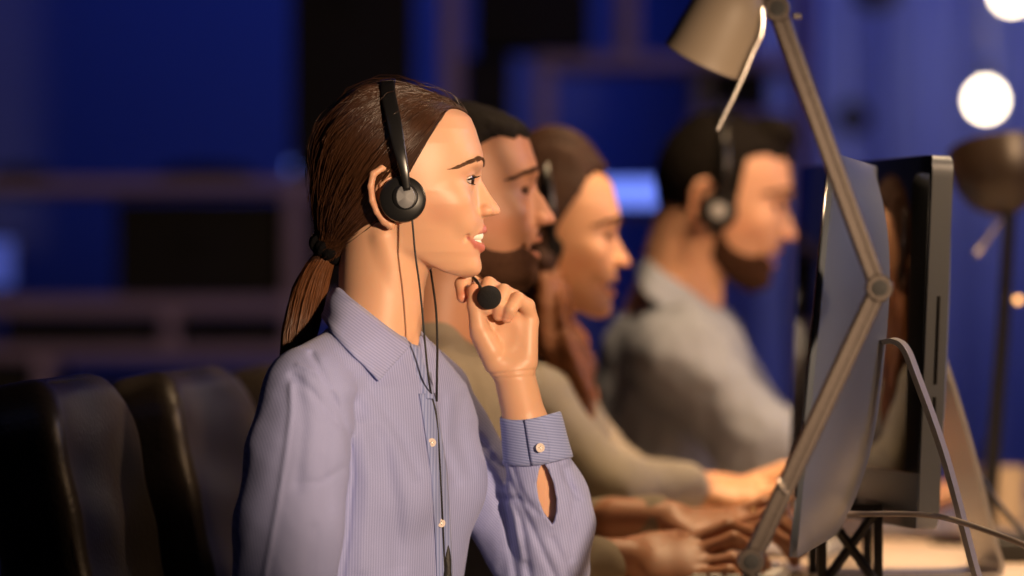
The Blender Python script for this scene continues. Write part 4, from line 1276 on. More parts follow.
# woman with long wavy hair
F3 = Frame(5.85)
x3 = xform(0.855, (482, 180, 0), (617, 236, 0), 4)
H3 = Head()
def hair3(p):
    x, y, z = p; q = -z
    c1 = hairline(p, 12, -2)
    vol = smin(H3.base(p) - 7, el(p, Q(402, 120, 0), (58, 62, 62)), 14)
    vol = smin(vol, el(p, Q(372, 190, 0), (52, 66, 70)), 14)
    d = smax(vol, c1, 5)
    pm = (x, np.abs(y), z)
    wv = 3 * np.sin(q * 0.12 + y * 0.1)
    loose = chain((x + wv, np.abs(y), z), [Q(398, 170, 60), Q(390, 215, 62), Q(392, 245, 66)], [16, 24, 22], 6)
    back = chain((x + wv, y, z), [Q(360, 200, 0), Q(345, 260, 0), Q(335, 330, 0), Q(330, 380, 0)], [50, 48, 44, 20], 10)
    return smin(smin(d, loose, 6), back, 8) + 2.4 * np.sin(y * 0.35 + q * 0.06 + 2 * np.sin(q * 0.05)) + 0.8 * wob(p, 1 / 14.0, 12)
def long3(p):
    x, y, z = p; q = -z
    wv = 5 * np.sin(q * 0.085 + y * 0.05)
    d = chain((x + wv, np.abs(y), z), [Q(391, 222, 62), Q(402, 270, 74), Q(424, 320, 86), Q(440, 370, 90), Q(440, 415, 84), Q(434, 445, 80)], [22, 26, 30, 30, 24, 8], 6)
    return d + 3.0 * np.sin(np.arctan2(np.abs(y) - 80, x - 420) * 7 + q * 0.05) + 0.8 * wob(p, 1 / 14.0, 12)
sh3 = [((535, 440, 0), (520, 640, 0), 68, 72), ((535, 395, -50), (530, 402, -92), 38, 40), ((540, 395, 50), (550, 402, 92), 38, 40),
       ((532, 352, -30), (536, 400, -76), 24, 34), ((540, 352, 30), (548, 400, 76), 24, 34), ((556, 440, -22), (556, 450, 20), 52, 52)]
make_person(5.85, x3, 'woman with wavy chestnut hair in a beige shirt, smiling down at her work', TONE3, H3,
    [((535, 400, 0), (520, 640, 0), 48, 52), ((520, 640, 0), (515, 720, 0), 54, 64), ((535, 402, -30), (530, 405, -88), 26, 24), ((540, 402, 30), (550, 405, 88), 26, 24), ((540, 320, 0), (536, 400, 0), 30, 34)],
    sh3 + arm((532, 410, -96), (606, 486, -118), (680, 484, -70), (38, 34, 26)) + arm((552, 408, 96), (620, 490, 110), (682, 490, 60), (38, 33, 26)),
    M['beige'],
    [dict(a=(1, wpt(F3, 690, 486, -55), 6, -5), k=dict(fore=40, roll=20, scale=1.08)), dict(a=(-1, wpt(F3, 690, 496, 60), -8, -3), k=dict(fore=40))],
    (533, 352, 0), hair_mat=M['wavy_hair'], hair_field=hair3, hair_box=(Q(270, 440, -125), Q(490, 45, 125)), seed=5,
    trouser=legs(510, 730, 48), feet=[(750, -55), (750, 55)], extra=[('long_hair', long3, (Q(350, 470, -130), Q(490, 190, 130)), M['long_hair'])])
# man with a headset
F4 = Frame(6.3)
x4 = xform(0.875, (482, 180, 0), (785, 208, 0), 12)
sh4 = [((672, 375, 0), (602, 600, 0), 78, 72), ((675, 345, -45), (672, 352, -90), 44, 46), ((690, 345, 45), (700, 352, 90), 44, 46),
       ((668, 308, -30), (675, 350, -76), 26, 40), ((675, 308, 30), (690, 350, 76), 26, 40), ((690, 370, -20), (690, 400, 20), 56, 60)]
make_person(6.3, x4, 'bearded man in a grey-blue shirt and headset, leaning towards the screens', TONE4, Head(True, True),
    [((672, 350, 0), (610, 600, 0), 56, 58), ((610, 600, 0), (600, 690, 0), 60, 66), ((675, 352, -30), (675, 355, -88), 32, 28), ((685, 352, 30), (700, 355, 88), 32, 28), ((690, 270, 0), (676, 340, 0), 36, 42)],
    sh4 + arm((680, 358, -98), (752, 442, -118), (850, 462, -70), (45, 40, 28)) + arm((704, 356, 98), (770, 446, 116), (860, 466, 60), (44, 38, 27)),
    M['greyblue'],
    [dict(a=(1, wpt(F4, 872, 496, -60), 5, -6), k=dict(fore=60)), dict(a=(-1, wpt(F4, 876, 496, 60), -5, -6), k=dict(fore=60))],
    (668, 312, 0), fold=5.0, hair_mat=M['dark_hair'], hair_field=male_hair(6, quiff=1), hair_box=HB, beard=True, seed=8,
    collar=[([(648, 256, -10), (655, 268, -40), (690, 292, -44), (716, 312, -28)], [(636, 272, -20), (644, 296, -70), (688, 326, -76), (726, 338, -52)])],
    trouser=legs(590, 700, 50), feet=[(830, -55), (830, 55)])

def small_headset(F, xf, label, cup_scale=1.0, mic=True, disc='white_plastic'):
    root = empty('headset', tuple(F.to_world(xf(np.array([Q(404, 201, -84)])))[0]))
    tag(root, label, 'headset')
    def put(mb_, name, m):
        mb_.v = [tuple(a) for a in F.to_world(xf(np.array(mb_.v)))]
        return kid(mb_.build(name, m), root)
    a = MB(); a.tube([tuple(v) for v in catmull([Q(406, 190, -76), Q(402, 150, -78), Q(394, 112, -62), Q(388, 80, -20), Q(387, 77, 0), Q(388, 80, 20), Q(394, 112, 62), Q(402, 150, 78), Q(406, 190, 76)], 50)], 5, 10)
    put(a, 'headband', M['plastic'])
    for sg in (-1, 1):
        c = Q(404, 201, sg * 66); ax_ = (0.08, sg, 0.03); k = cup_scale
        b = MB(); b.lathe([(0, -5), (15 * k, -5), (21 * k, -1), (23 * k, 4), (21 * k, 11), (0, 12)], c, ax_, 32); put(b, 'ear_cup', M['plastic'])
        c_ = MB(); c_.lathe([(9.5 * k, 11), (9.5 * k, 13.5), (0, 14.5)], c, ax_, 24); put(c_, 'cup_disc', M[disc])
    if mic:
        d_ = MB(); d_.tube([tuple(v) for v in catmull([Q(404, 216, 78), Q(430, 246, 74), Q(470, 258, 44), Q(492, 252, 12)], 30)], 1.8, 8); put(d_, 'microphone_boom', M['plastic'])
        e_ = MB(); e_.lathe([(0.1, -8), (5, -6.5), (7.6, 0), (5, 6.5), (0.1, 8)], Q(494, 250, 8), (0.6, -0.7, 0.2), 20); put(e_, 'microphone_foam', M['foam'])
    return root
small_headset(F4, x4, 'dark headset with a pale round disc on the bearded man in grey-blue', mic=False, disc='binder_grey')
small_headset(F3, x3, 'black headset under the wavy chestnut hair of the woman in beige', cup_scale=0.7, mic=False, disc='plastic')
# ------------------------------------------------------------------ the room
def wp(px, py, D): return Vector(((px - 512) * D / FPX, D, CAMZ - (py - 288) * D / FPX))
RX0, RX1, RY0, RY1, RZ = -3.4, 3.6, -1.2, 9.7, 3.0
def slab(name, lo, hi, m):
    b = MB(); b.box([(a + c) / 2 for a, c in zip(lo, hi)], [c - a for a, c in zip(lo, hi)])
    o = b.build(name, m, smooth=False); tag(o, kind='structure'); return o
slab('floor', (RX0 - .1, RY0 - .1, -0.1), (RX1 + .1, RY1 + .1, 0), M['floor'])
slab('ceiling', (RX0 - .1, RY0 - .1, RZ), (RX1 + .1, RY1 + .1, RZ + .1), M['ceiling'])
slab('wall_back', (RX0, RY1, 0), (RX1, RY1 + .1, RZ), M['wall'])
slab('wall_left', (RX0 - .1, RY0, 0), (RX0, RY1, RZ), M['ceiling'])
slab('wall_right', (RX1, RY0, 0), (RX1 + .1, RY1, RZ), M['ceiling'])
slab('wall_front', (RX0, RY0 - .1, 0), (RX1, RY0, RZ), M['ceiling'])
slab('baseboard_back', (RX0, RY1 - .02, 0), (RX1, RY1, 0.1), M['shelf'])
# blue curtain on the right part of the back wall
cur = MB(); cx0, cx1 = 0.42, 2.6; nn = 260; vs = []; fs = []
for i in range(nn):
    x = cx0 + (cx1 - cx0) * i / (nn - 1)
    for k in range(14):
        z = 0.03 + 2.85 * k / 13
        vs.append((x, 9.42 + 0.035 * math.sin(x * 34 + 0.9 * math.sin(x * 9)) * (1 - 0.15 * k / 13) + 0.012 * math.sin(x * 90 + z), z))
for i in range(nn - 1):
    for k in range(13):
        fs.append((i * 14 + k, (i + 1) * 14 + k, (i + 1) * 14 + k + 1, i * 14 + k + 1))
cu = mesh_obj('curtain', vs, fs, M['curtain'])
m = cu.modifiers.new('thickness', 'SOLIDIFY'); m.thickness = 0.004
tag(cu, 'blue curtain hanging in soft folds behind the two glowing round bulbs', 'curtain')

# shelving unit in the back
SD = 8.6
unit = empty('shelving_unit', (wp(300, 0, SD).x, SD + .15, 0))
tag(unit, 'tall open mauve shelving unit with deep square bays along the back wall', 'shelf')
def board(name, x0, y0, x1, y1, depth=0.30):
    a = wp(x0, y0, SD); b = wp(x1, y1, SD); bb = MB()
    bb.box(((a.x + b.x) / 2, SD + depth / 2, (a.z + b.z) / 2), (b.x - a.x, depth, a.z - b.z), bev=0.003)
    return kid(bb.build(name, M['shelf']), unit)
for r_ in [(-70, 179, 430, 192), (-70, 298, 430, 313), (-70, 346, 430, 359), (-70, 480, 430, 494), (535, 54, 690, 68), (690, 54, 800, 68), (-70, -130, 812, -116), (430, 298, 520, 313)]:
    board('shelf_board', *r_)
for r_ in [(284, 192, 303, 298), (-84, -130, -70, 852), (162, 313, 176, 346), (34, 359, 48, 480), (441, -116, 461, 298), (536, 68, 554, 298), (617, -116, 639, 54), (798, -116, 811, 852), (284, 359, 300, 852), (284, 313, 300, 346), (520, 298, 536, 852)]:
    board('upright', *r_)
def crate(px0, py0, px1, py1, label, m, cat='box', D=SD, depth=0.26, group=None, handle=True, name='storage_box', lid=True):
    a = wp(px0, py0, D + .02); b = wp(px1, py1, D + .02)
    r = empty(name, ((a.x + b.x) / 2, D + .02 + depth / 2, b.z)); tag(r, label, cat, group)
    w, h = b.x - a.x, a.z - b.z
    q_ = MB(); q_.box(((a.x + b.x) / 2, D + .02 + depth / 2, b.z + h * .44), (w * .98, depth * .97, h * .88), bev=0.006); kid(q_.build('box_body', m), r)
    if lid:
        q_ = MB(); q_.box(((a.x + b.x) / 2, D + .02 + depth / 2, b.z + h * .93), (w, depth, h * .14), bev=0.006); kid(q_.build('lid', m), r)
    if handle:
        q_ = MB(); q_.box(((a.x + b.x) / 2, D + .016, b.z + h * .6), (min(w, .3) * .3, 0.008, 0.018), bev=0.003); kid(q_.build('handle', m), r)
crate(290, -112, 414, 178, 'tall black cabinet box above and behind the head of the ponytailed woman', M['darkbox'])
crate(114, 200, 283, 297, 'wide black storage box in the left bay of the shelves', M['darkbox'])
crate(2, 316, 154, 345, 'flat black box left of the short upright in the low bay', M['darkbox'])
crate(180, 316, 280, 345, 'flat black box right of the short upright in the low bay', M['darkbox'])
crate(472, -112, 592, 50, 'black box at the top, left of the short upper upright', M['darkbox'])
crate(463, 56, 512, 178, 'narrow black box behind the forehead of the nearest woman', M['darkbox'])
crate(714, 70, 770, 112, 'small black box above the hair of the man with the headset', M['darkbox'])
crate(694, 68, 711, 112, 'pale grey binder standing beside the small black box', M['binder_grey'], cat='binder', name='binder', handle=False, lid=False)
crate(-60, 362, 30, 478, 'black box behind the nearer chair at the left edge of the picture', M['darkbox'])
crate(56, 380, 280, 478, 'wide low black box behind the two leather chairs', M['darkbox'])
crate(304, 200, 432, 297, 'black box hidden behind the hair of the nearest woman', M['darkbox'])
# the small black box and binder stand on a shelf of their own
board('shelf_board', 690, 112, 798, 120)
board('shelf_board', 555, 206, 700, 213)
# dark objects along the left shelf
def mound(px, py, D, rx, ry, label, name, cat):
    c = wp(px, py, D)
    def f(p): return smax(el(p, (c.x, c.y, c.z), (rx, 0.10, ry)), c.z - p[2], 0.004)
    v, q_ = surface_net(f, (c.x - rx - .03, c.y - .13, c.z - .03), (c.x + rx + .03, c.y + .13, c.z + ry + .03), 0.008)
    o = mesh_obj(name, v, q_, M['darkbox']); tag(o, label, cat); return o
mound(207, 178.5, SD + .15, 0.105, 0.030, 'low black rounded bag lying on the left shelf board', 'bag', 'bag')
mound(20, 178.5, SD + .15, 0.065, 0.025, 'small dark rounded pouch at the far left of the shelf board', 'pouch', 'bag')
# lit panels and small blue lamps
def panel(px0, py0, px1, py1, D, label, m, name, cat):
    a = wp(px0, py0, D); b = wp(px1, py1, D)
    r = empty(name, ((a.x + b.x) / 2, D + .03, b.z)); tag(r, label, cat)
    q_ = MB(); q_.box(((a.x + b.x) / 2, D + .03, (a.z + b.z) / 2), (b.x - a.x + .012, .04, a.z - b.z + .012), bev=.004); kid(q_.build('casing', M['plastic']), r)
    q_ = MB(); q_.box(((a.x + b.x) / 2, D + .008, (a.z + b.z) / 2), (b.x - a.x, .008, a.z - b.z), bev=.002); kid(q_.build('lit_face', m), r)
panel(598, 181, 662, 204, 8.55, 'bright blue lit display strip between the two women and the man in grey-blue', M['blue_led'], 'display_panel', 'screen')
panel(-22, 240, 12, 286, 8.55, 'dim blue lit panel at the left edge of the shelves', M['blue_led_dim'], 'display_panel', 'screen')
def orb(px, py, D, r, m, label, name='indicator_lamp'):
    c = wp(px, py, D); rt = empty(name, (c.x, c.y, c.z - r)); tag(rt, label, 'lamp')
    q_ = MB(); q_.lathe([(0.0001, -r)] + [(r * math.cos(t), r * math.sin(t)) for t in np.linspace(-1.5, 1.5, 14)] + [(0.0001, r)], tuple(c), (0, 0, 1), 24); kid(q_.build('globe', m), rt)
    q_ = MB(); q_.lathe([(r * .45, -r * 1.8), (r * .55, -r * .8), (r * .3, -r * .7)], tuple(c), (0, 0, 1), 16); kid(q_.build('foot', M['plastic']), rt)
orb(300, 168, 8.7, 0.022, M['blue_led'], 'small round blue lamp beside the back of the ponytailed head')
orb(786, 106, 8.7, 0.010, M['blue_led_dim'], 'faint small blue lamp beside the quiff of the man with the headset')

# pendant bulbs
def pendant(px, py, D, r, label, power, name='pendant_bulb'):
    c = wp(px, py, D); rt = empty(name, tuple(c)); tag(rt, label, 'light', None)
    q_ = MB(); q_.lathe([(0.0001, -r)] + [(r * math.cos(t), r * math.sin(t)) for t in np.linspace(-1.45, 1.2, 16)] + [(r * .36, r * 1.15)], tuple(c), (0, 0, 1), 32)
    kid(q_.build('globe', M['bulb']), rt)
    q_ = MB(); q_.lathe([(r * .4, r * 1.05), (r * .45, r * 1.1), (r * .45, r * 1.9), (r * .2, r * 2.1), (0.0001, r * 2.1)], tuple(c), (0, 0, 1), 20); kid(q_.build('socket', M['plastic']), rt)
    q_ = MB(); q_.tube([(c.x, c.y, c.z + r * 2), (c.x, c.y, RZ)], 0.003, 8); kid(q_.build('cord', M['plastic']), rt)
    d = bpy.data.lights.new('bulb_glow', 'POINT'); d.energy = power; d.color = (1.0, 0.72, 0.5); d.shadow_soft_size = r * 1.2
    o = bpy.data.objects.new('bulb_glow', d); o.location = (c.x, c.y, c.z - r * 2.6); COL.objects.link(o)
pendant(986, 100, 8.9, 0.030, 'glowing round bulb just above the dark lamp shade at the right', 0.8)
pendant(1012, -8, 9.0, 0.032, 'glowing round bulb cut off by the top right corner', 0.8)
# dark round lamp shades hanging in the back
for (px, py, r, lab) in [(853, 118, 0.036, 'dark round unlit pendant globe above the nearer screens'), (876, -12, 0.05, 'dark unlit pendant globe at the top edge of the picture')]:
    c = wp(px, py, 9.1); rt = empty('pendant_globe', tuple(c)); tag(rt, lab, 'light')
    q_ = MB(); q_.lathe([(0.0001, -r)] + [(r * math.cos(t), r * math.sin(t)) for t in np.linspace(-1.45, 1.4, 16)] + [(0.0001, r)], tuple(c), (0, 0, 1), 28); kid(q_.build('globe', M['darkbox']), rt)
    q_ = MB(); q_.tube([(c.x, c.y, c.z + r), (c.x, c.y, RZ)], 0.003, 8); kid(q_.build('cord', M['plastic']), rt)

# ------------------------------------------------------------------ desk
ang = math.radians(9.5)
U = Vector((math.sin(ang), math.cos(ang), 0)); Vx = Vector((math.cos(ang), -math.sin(ang), 0))
O0 = Vector((-0.02, 4.75, 0))
desk = empty('desk', tuple(O0 + U * 1.2 + Vx * 0.7)); desk.rotation_euler = (0, 0, -ang)
bpy.context.view_layer.update()
tag(desk, 'long shared office desk with a pale laminate top under the keyboards', 'desk')
def dbox(name, u0, u1, v0, v1, z0, z1, m, bev=0.004):
    b = MB(); c = O0 + U * (u0 + u1) / 2 + Vx * (v0 + v1) / 2
    rot = Matrix.Rotation(-ang, 3, 'Z')
    b.box((c.x, c.y, (z0 + z1) / 2), (v1 - v0, u1 - u0, z1 - z0), rot=rot, bev=bev)
    return kid(b.build(name, m), desk)
dbox('desk_top', -0.35, 3.2, 0.0, 1.5, 0.722, 0.75, M['desk'])
for (u_, v_) in [(-0.28, 1.42), (1.45, 1.42), (3.12, 1.42), (-0.28, 0.9), (3.12, 0.9)]:
    dbox('leg', u_ - .03, u_ + .03, v_ - .03, v_ + .03, 0.0, 0.722, M['plastic'])
dbox('modesty_panel', -0.28, 3.12, 1.30, 1.32, 0.25, 0.722, M['desk'])

# ------------------------------------------------------------------ all-in-one computers
def computer(loc, rz, tilt, label, w=0.528, h=0.446, e=0.026, b=0.046, group=None, zdesk=0.75, slots=True, sw=0.06):
    r = empty('desktop_computer', (loc[0], loc[1], zdesk), rz); tag(r, label, 'computer', group)
    zc = loc[2] - zdesk; T_ = Matrix.Translation((0, 0, zc)) @ Matrix.Rotation(-tilt, 4, 'X')
    n = 44; rc = 0.020
    us = np.sin(np.linspace(-1, 1, n) * math.pi / 2) ; us = np.sign(us) * np.abs(us) ** 0.95
    def P2(i, j):
        x, z = us[i] * w / 2, us[j] * h / 2
        cx, cz = w / 2 - rc, h / 2 - rc
        if abs(x) > cx and abs(z) > cz:
            dx, dz = abs(x) - cx, abs(z) - cz; L = max(dx, dz); N_ = math.hypot(dx, dz) + 1e-9
            dx, dz = dx / N_ * L, dz / N_ * L
            x = math.copysign(cx + dx, x); z = math.copysign(cz + dz, z)
        return x, z
    vs = []; fs = []
    for i in range(n):
        for j in range(n):
            x, z = P2(i, j)
            a_ = abs(us[i]); c_ = abs(us[j])
            y = e + b * (1 - a_ ** 2.6) * (1 - c_ ** 2.8) ** 0.8 if max(a_, c_) < 1 else e
            vs.append((x, y, z))
    for i in range(n - 1):
        for j in range(n - 1): fs.append((i * n + j, i * n + j + 1, (i + 1) * n + j + 1, (i + 1) * n + j))
    border = [(i, 0) for i in range(n)] + [(n - 1, j) for j in range(1, n)] + [(i, n - 1) for i in range(n - 2, -1, -1)] + [(0, j) for j in range(n - 2, 0, -1)]
    base = len(vs)
    for (i, j) in border: x, z = P2(i, j); vs.append((x, 0.0, z))
    k = len(border)
    for t in range(k):
        a_, b_ = border[t], border[(t + 1) % k]
        fs.append((a_[0] * n + a_[1], b_[0] * n + b_[1], base + (t + 1) % k, base + t))
    fs.append(tuple(base + t for t in range(k)))
    mb_ = MB(); mb_.v = [tuple(T_ @ Vector(v)) for v in vs]; mb_.f = fs
    sh = mb_.build('back_housing', M['alu'], r)
    def put(mbx, name, m, parent=None, smooth=True):
        mbx.v = [tuple(T_ @ Vector(v)) for v in mbx.v]; return mbx.build(name, m, parent or r, smooth)
    chin = 0.065
    g = MB(); g.box((0, -0.0015, chin / 2), (w - 0.002, 0.003, h - chin - 0.002), bev=0.0014); put(g, 'screen', M['glass'])
    g = MB(); g.box((0, -0.0012, -h / 2 + chin / 2), (w - 0.002, 0.0024, chin - 0.001), bev=0.001); put(g, 'chin', M['alu'])
    # slots in the near side
    for z0, z1 in (((0.075, -0.03), (-0.045, -0.085)) if slots else ()):
        g = MB(); g.box((w / 2 + 0.0002, e * 0.55, (z0 + z1) / 2 - 0.02), (0.0012, 0.0040, abs(z0 - z1)), bev=0.0005); put(g, 'disc_slot', M['plastic'])
    # stand: a bent aluminium sheet
    path = catmull([(0.058, zc + 0.012), (0.070, zc + 0.013), (0.082, zc + 0.004), (0.094, zc - 0.025), (0.128, 0.165), (0.160, 0.045), (0.168, 0.014), (0.155, 0.0035), (0.06, 0.0030), (-0.07, 0.0030)], 60)
    tt = 0.006; vs = []; fs = []
    Tg = np.gradient(path, axis=0); Tg /= np.linalg.norm(Tg, axis=1, keepdims=True); Nn = np.stack([-Tg[:, 1], Tg[:, 0]], 1)
    for q_, nn_ in zip(path, Nn):
        for sx, sn in ((-1, -1), (1, -1), (1, 1), (-1, 1)):
            vs.append((sx * sw, q_[0] + nn_[0] * sn * tt / 2, max(0.0002, q_[1] + nn_[1] * sn * tt / 2)))
    for i in range(len(path) - 1):
        for j in range(4): fs.append((i * 4 + j, i * 4 + (j + 1) % 4, (i + 1) * 4 + (j + 1) % 4, (i + 1) * 4 + j))
    fs += [(3, 2, 1, 0), tuple((len(path) - 1) * 4 + j for j in range(4))]
    mb_ = MB(); mb_.v = vs; mb_.f = fs
    st = mb_.build('stand', M['alu_edge'], r)
    bv = st.modifiers.new('bevel', 'BEVEL'); bv.width = 0.0012; bv.segments = 2
    return r
computer((0.372, 5.005, 1.036), math.radians(-99.8), math.radians(5.6), 'silver computer seen from behind, nearest of the two, its bent stand slanting to the right', e=0.006, b=0.048, slots=False, sw=0.036)
computer((0.4315, 5.405, 1.046), math.radians(-76.9), math.radians(2.5), 'computer with its black glass screen turned to the camera, behind the silver-backed one')
computer((0.86, 6.75, 0.925), math.radians(-86), math.radians(3), 'dark computer far down the desk at the right edge of the picture', w=0.40, h=0.30, e=0.006, b=0.03, slots=False)

# ------------------------------------------------------------------ keyboards under the hands
def keyboard(px, py, D, rz, label):
    c = wp(px, py, D); r = empty('keyboard', (c.x, c.y, 0.75), rz); tag(r, label, 'keyboard')
    b = MB(); b.box((0, 0, 0.004), (0.115, 0.28, 0.008), bev=0.003); b.build('case', M['alu_edge'], r)
    kb = MB(); kb.box((0, 0, 0.0095), (0.016, 0.0165, 0.004), bev=0.001); k0 = kb.build('key', M['white_plastic'], r)
    first = True
    for i in range(5):
        for j in range(14):
            k = k0 if first else k0.copy()
            if not first: COL.objects.link(k); k.parent = r
            first = False
            k.location = (-0.042 + i * 0.021, -0.126 + j * 0.0194, 0)
    return r
keyboard(745, 577, 5.40, -ang, 'silver keyboard with white keys under the hands of the man in khaki')
keyboard(800, 552, 5.90, -ang, 'silver keyboard under the hands of the woman in beige')
keyboard(905, 540, 6.35, -ang, 'silver keyboard in front of the man in grey-blue')

# ------------------------------------------------------------------ adjustable desk lamp in the foreground
LD = 4.62
def arm_mesh(a, b, wid, dep):
    """flat-sided tube with rounded edges between two joints"""
    a = Vector(a); b = Vector(b); t = (b - a).normalized(); side = t.cross(Vector((0, 1, 0))).normalized(); dp = Vector((0, 1, 0))
    prof = [(-1, -.55), (-.75, -1), (-.22, -1), (-.18, -.7), (.18, -.7), (.22, -1), (.75, -1), (1, -.55), (1, .55), (.75, 1), (.22, 1), (.18, .7), (-.18, .7), (-.22, 1), (-.75, 1), (-1, .55)]
    vs = []; fs = []
    for p in (a, b):
        for (u, v) in prof: vs.append(p + side * u * wid / 2 + dp * v * dep / 2)
    k = len(prof)
    for j in range(k): fs.append((j, (j + 1) % k, k + (j + 1) % k, k + j))
    fs += [tuple(range(k)), tuple(range(2 * k - 1, k - 1, -1))]
    m_ = MB(); m_.add(vs, fs); return m_
s4 = LD / FPX
jA = wp(777, 9, LD); jB = wp(879, 288, LD); jC = wp(751, 561, LD)
lamp = empty('desk_lamp', (jC.x, jC.y, 0.75)); tag(lamp, 'metal swing-arm desk lamp with beige shade, its elbow crossing the nearest silver computer', 'lamp')
kid(arm_mesh(jA, jB, 19 * s4, 15 * s4).build('upper_arm', M['lamp_metal']), lamp)
kid(arm_mesh(jB, jC, 19 * s4, 15 * s4).build('lower_arm', M['lamp_metal']), lamp)
for jt, r_ in ((jA, 13), (jB, 13.5), (jC, 13.5)):
    m_ = MB(); r_ *= s4
    m_.lathe([(0.0001, -0.012), (r_ * .9, -0.012), (r_, -0.010), (r_, 0.010), (r_ * .9, 0.012), (0.0001, 0.012)], tuple(jt), (0, 1, 0), 36)
    j_ = kid(m_.build('joint', M['lamp_metal']), lamp)
    m_ = MB(); m_.lathe([(r_ * .62, -0.0125), (r_ * .60, -0.0145), (r_ * .2, -0.0150), (0.0001, -0.0150)], tuple(jt), (0, 1, 0), 28)
    kid(m_.build('joint_bolt', M['matte_black']), lamp)
for c_ in (wp(801, 16, LD), wp(891, 284, LD), wp(786, 488, LD)):
    m_ = MB(); m_.tube([c_ + Vector((-0.008, 0, 0)), c_], 0.0032, 12); kid(m_.build('screw', M['chrome']), lamp)
# spring loop on the lower arm
m_ = MB(); lp_ = [wp(790, 492, LD), wp(783, 484, LD - .01), wp(778, 478, LD - .012), wp(781, 486, LD - .014), wp(788, 494, LD - .012)]
m_.tube([tuple(v) for v in catmull([tuple(v) for v in lp_], 24)], 0.0009, 6); kid(m_.build('spring', M['chrome']), lamp)
# foot
m_ = MB(); m_.tube([jC, Vector((jC.x, jC.y, 0.775))], 0.009, 16); kid(m_.build('post', M['lamp_metal']), lamp)
m_ = MB(); m_.lathe([(0.0001, 0.0), (0.085, 0.0), (0.088, 0.004), (0.086, 0.014), (0.03, 0.022), (0.016, 0.028), (0.0001, 0.028)], (jC.x, jC.y, 0.75), (0, 0, 1), 48); kid(m_.build('base', M['lamp_metal']), lamp)
# shade: bell with a rolled rim, opening to the lower left
rim_c = wp(704, 61, LD); axd = Vector((0.43, -0.20, 0.90)).normalized()
prof = [(42.5, 0), (43.2, 1.0), (42.6, 3), (41.5, 14), (40, 32), (38, 50), (34.5, 66), (27, 80), (17, 88), (11, 91), (10, 104), (0.01, 105)]
inner = [(0.01, 88), (16, 85), (26, 77), (33, 64), (36.5, 49), (38.7, 31), (40.3, 14), (41.6, 1)]
m_ = MB(); m_.lathe([(r_ * s4, h_ * s4) for r_, h_ in prof], tuple(rim_c), tuple(axd), 56)
kid(m_.build('lamp_shade', M['lamp_paint']), lamp)
m_ = MB(); m_.lathe([(r_ * s4, h_ * s4) for r_, h_ in inner] + [(42.5 * s4, 0)], tuple(rim_c), tuple(axd), 56)
kid(m_.build('shade_lining', M['lamp_metal']), lamp)
m_ = MB(); m_.lathe([(0.01 * s4, 40 * s4), (12 * s4, 43 * s4), (16 * s4, 54 * s4), (12 * s4, 66 * s4), (7 * s4, 74 * s4), (7 * s4, 88 * s4)], tuple(rim_c), tuple(axd), 24)
kid(m_.build('bulb', M['white_plastic']), lamp)
m_ = MB(); m_.tube([tuple(wp(744, -8, LD)), tuple(wp(762, 2, LD)), tuple(wp(777, 9, LD))], 0.008, 14); kid(m_.build('shade_bracket', M['lamp_metal']), lamp)
m_ = MB(); hp = catmull([tuple(wp(a, b, LD - .03)) for a, b in [(762, 8), (762.5, 24), (760, 38), (753, 52), (744, 74), (733, 98), (724, 116), (717.5, 130)]], 50)
m_.tube([tuple(v) for v in hp], [0.0032 - 0.0012 * (i / 49) for i in range(50)], 10); kid(m_.build('handle', M['chrome']), lamp)

# ------------------------------------------------------------------ second desk lamp further back at the right
D2 = 6.1; s5 = D2 / FPX
l2 = empty('desk_lamp', (wp(985, 560, D2).x, D2, 0.75)); tag(l2, 'dark desk lamp with a round brown shade and tall black post at the right edge', 'lamp')
c_ = wp(1003, 203, D2)
m_ = MB(); m_.lathe([(8 * s5, -12 * s5), (20 * s5, -7 * s5), (34 * s5, 3 * s5), (44 * s5, 18 * s5), (49 * s5, 38 * s5), (49 * s5, 58 * s5), (47 * s5, 60 * s5), (47 * s5, 38 * s5), (42 * s5, 19 * s5), (32 * s5, 6 * s5), (0.01 * s5, -6 * s5)], tuple(c_), (-0.10, 0.25, 0.95), 44)
sh_ = kid(m_.build('lamp_shade', mat('brown_lamp_enamel', (0.022, 0.013, 0.008), 0.4)), l2)
m_ = MB(); m_.tube([wp(1010, 205, D2), wp(1003, 330, D2), wp(992, 470, D2), wp(986, 560, D2)], [0.009, 0.010, 0.011, 0.011], 16); kid(m_.build('post', M['plastic']), l2)
m_ = MB(); m_.lathe([(0.0001, 0), (0.08, 0), (0.08, 0.012), (0.02, 0.02), (0.0001, 0.02)], (wp(986, 560, D2).x, D2, 0.75), (0, 0, 1), 40); kid(m_.build('base', M['plastic']), l2)
m_ = MB(); m_.tube([wp(1001, 219, D2 - .03), wp(979, 251, D2 - .03)], [0.0028, 0.0034], 10); kid(m_.build('lever', M['chrome']), l2)
m_ = MB(); m_.lathe([(0.0001, -.006), (.006, 0), (0.0001, .006)], tuple(wp(978, 252, D2 - .03)), (0, 0, 1), 14); kid(m_.build('lever_tip', M['chrome']), l2)

m_ = MB(); m_.lathe([(0.0001, -.005), (.005, -.002), (.005, .002), (0.0001, .005)], tuple(wp(1018, 300, D2 - .02)), (0, 1, 0), 16); kid(m_.build('amber_bead', mat('glowing_amber', (1, .6, .2), emit=(1.0, .5, .15), estr=2.5)), l2)  # small amber bead that glows beside the post
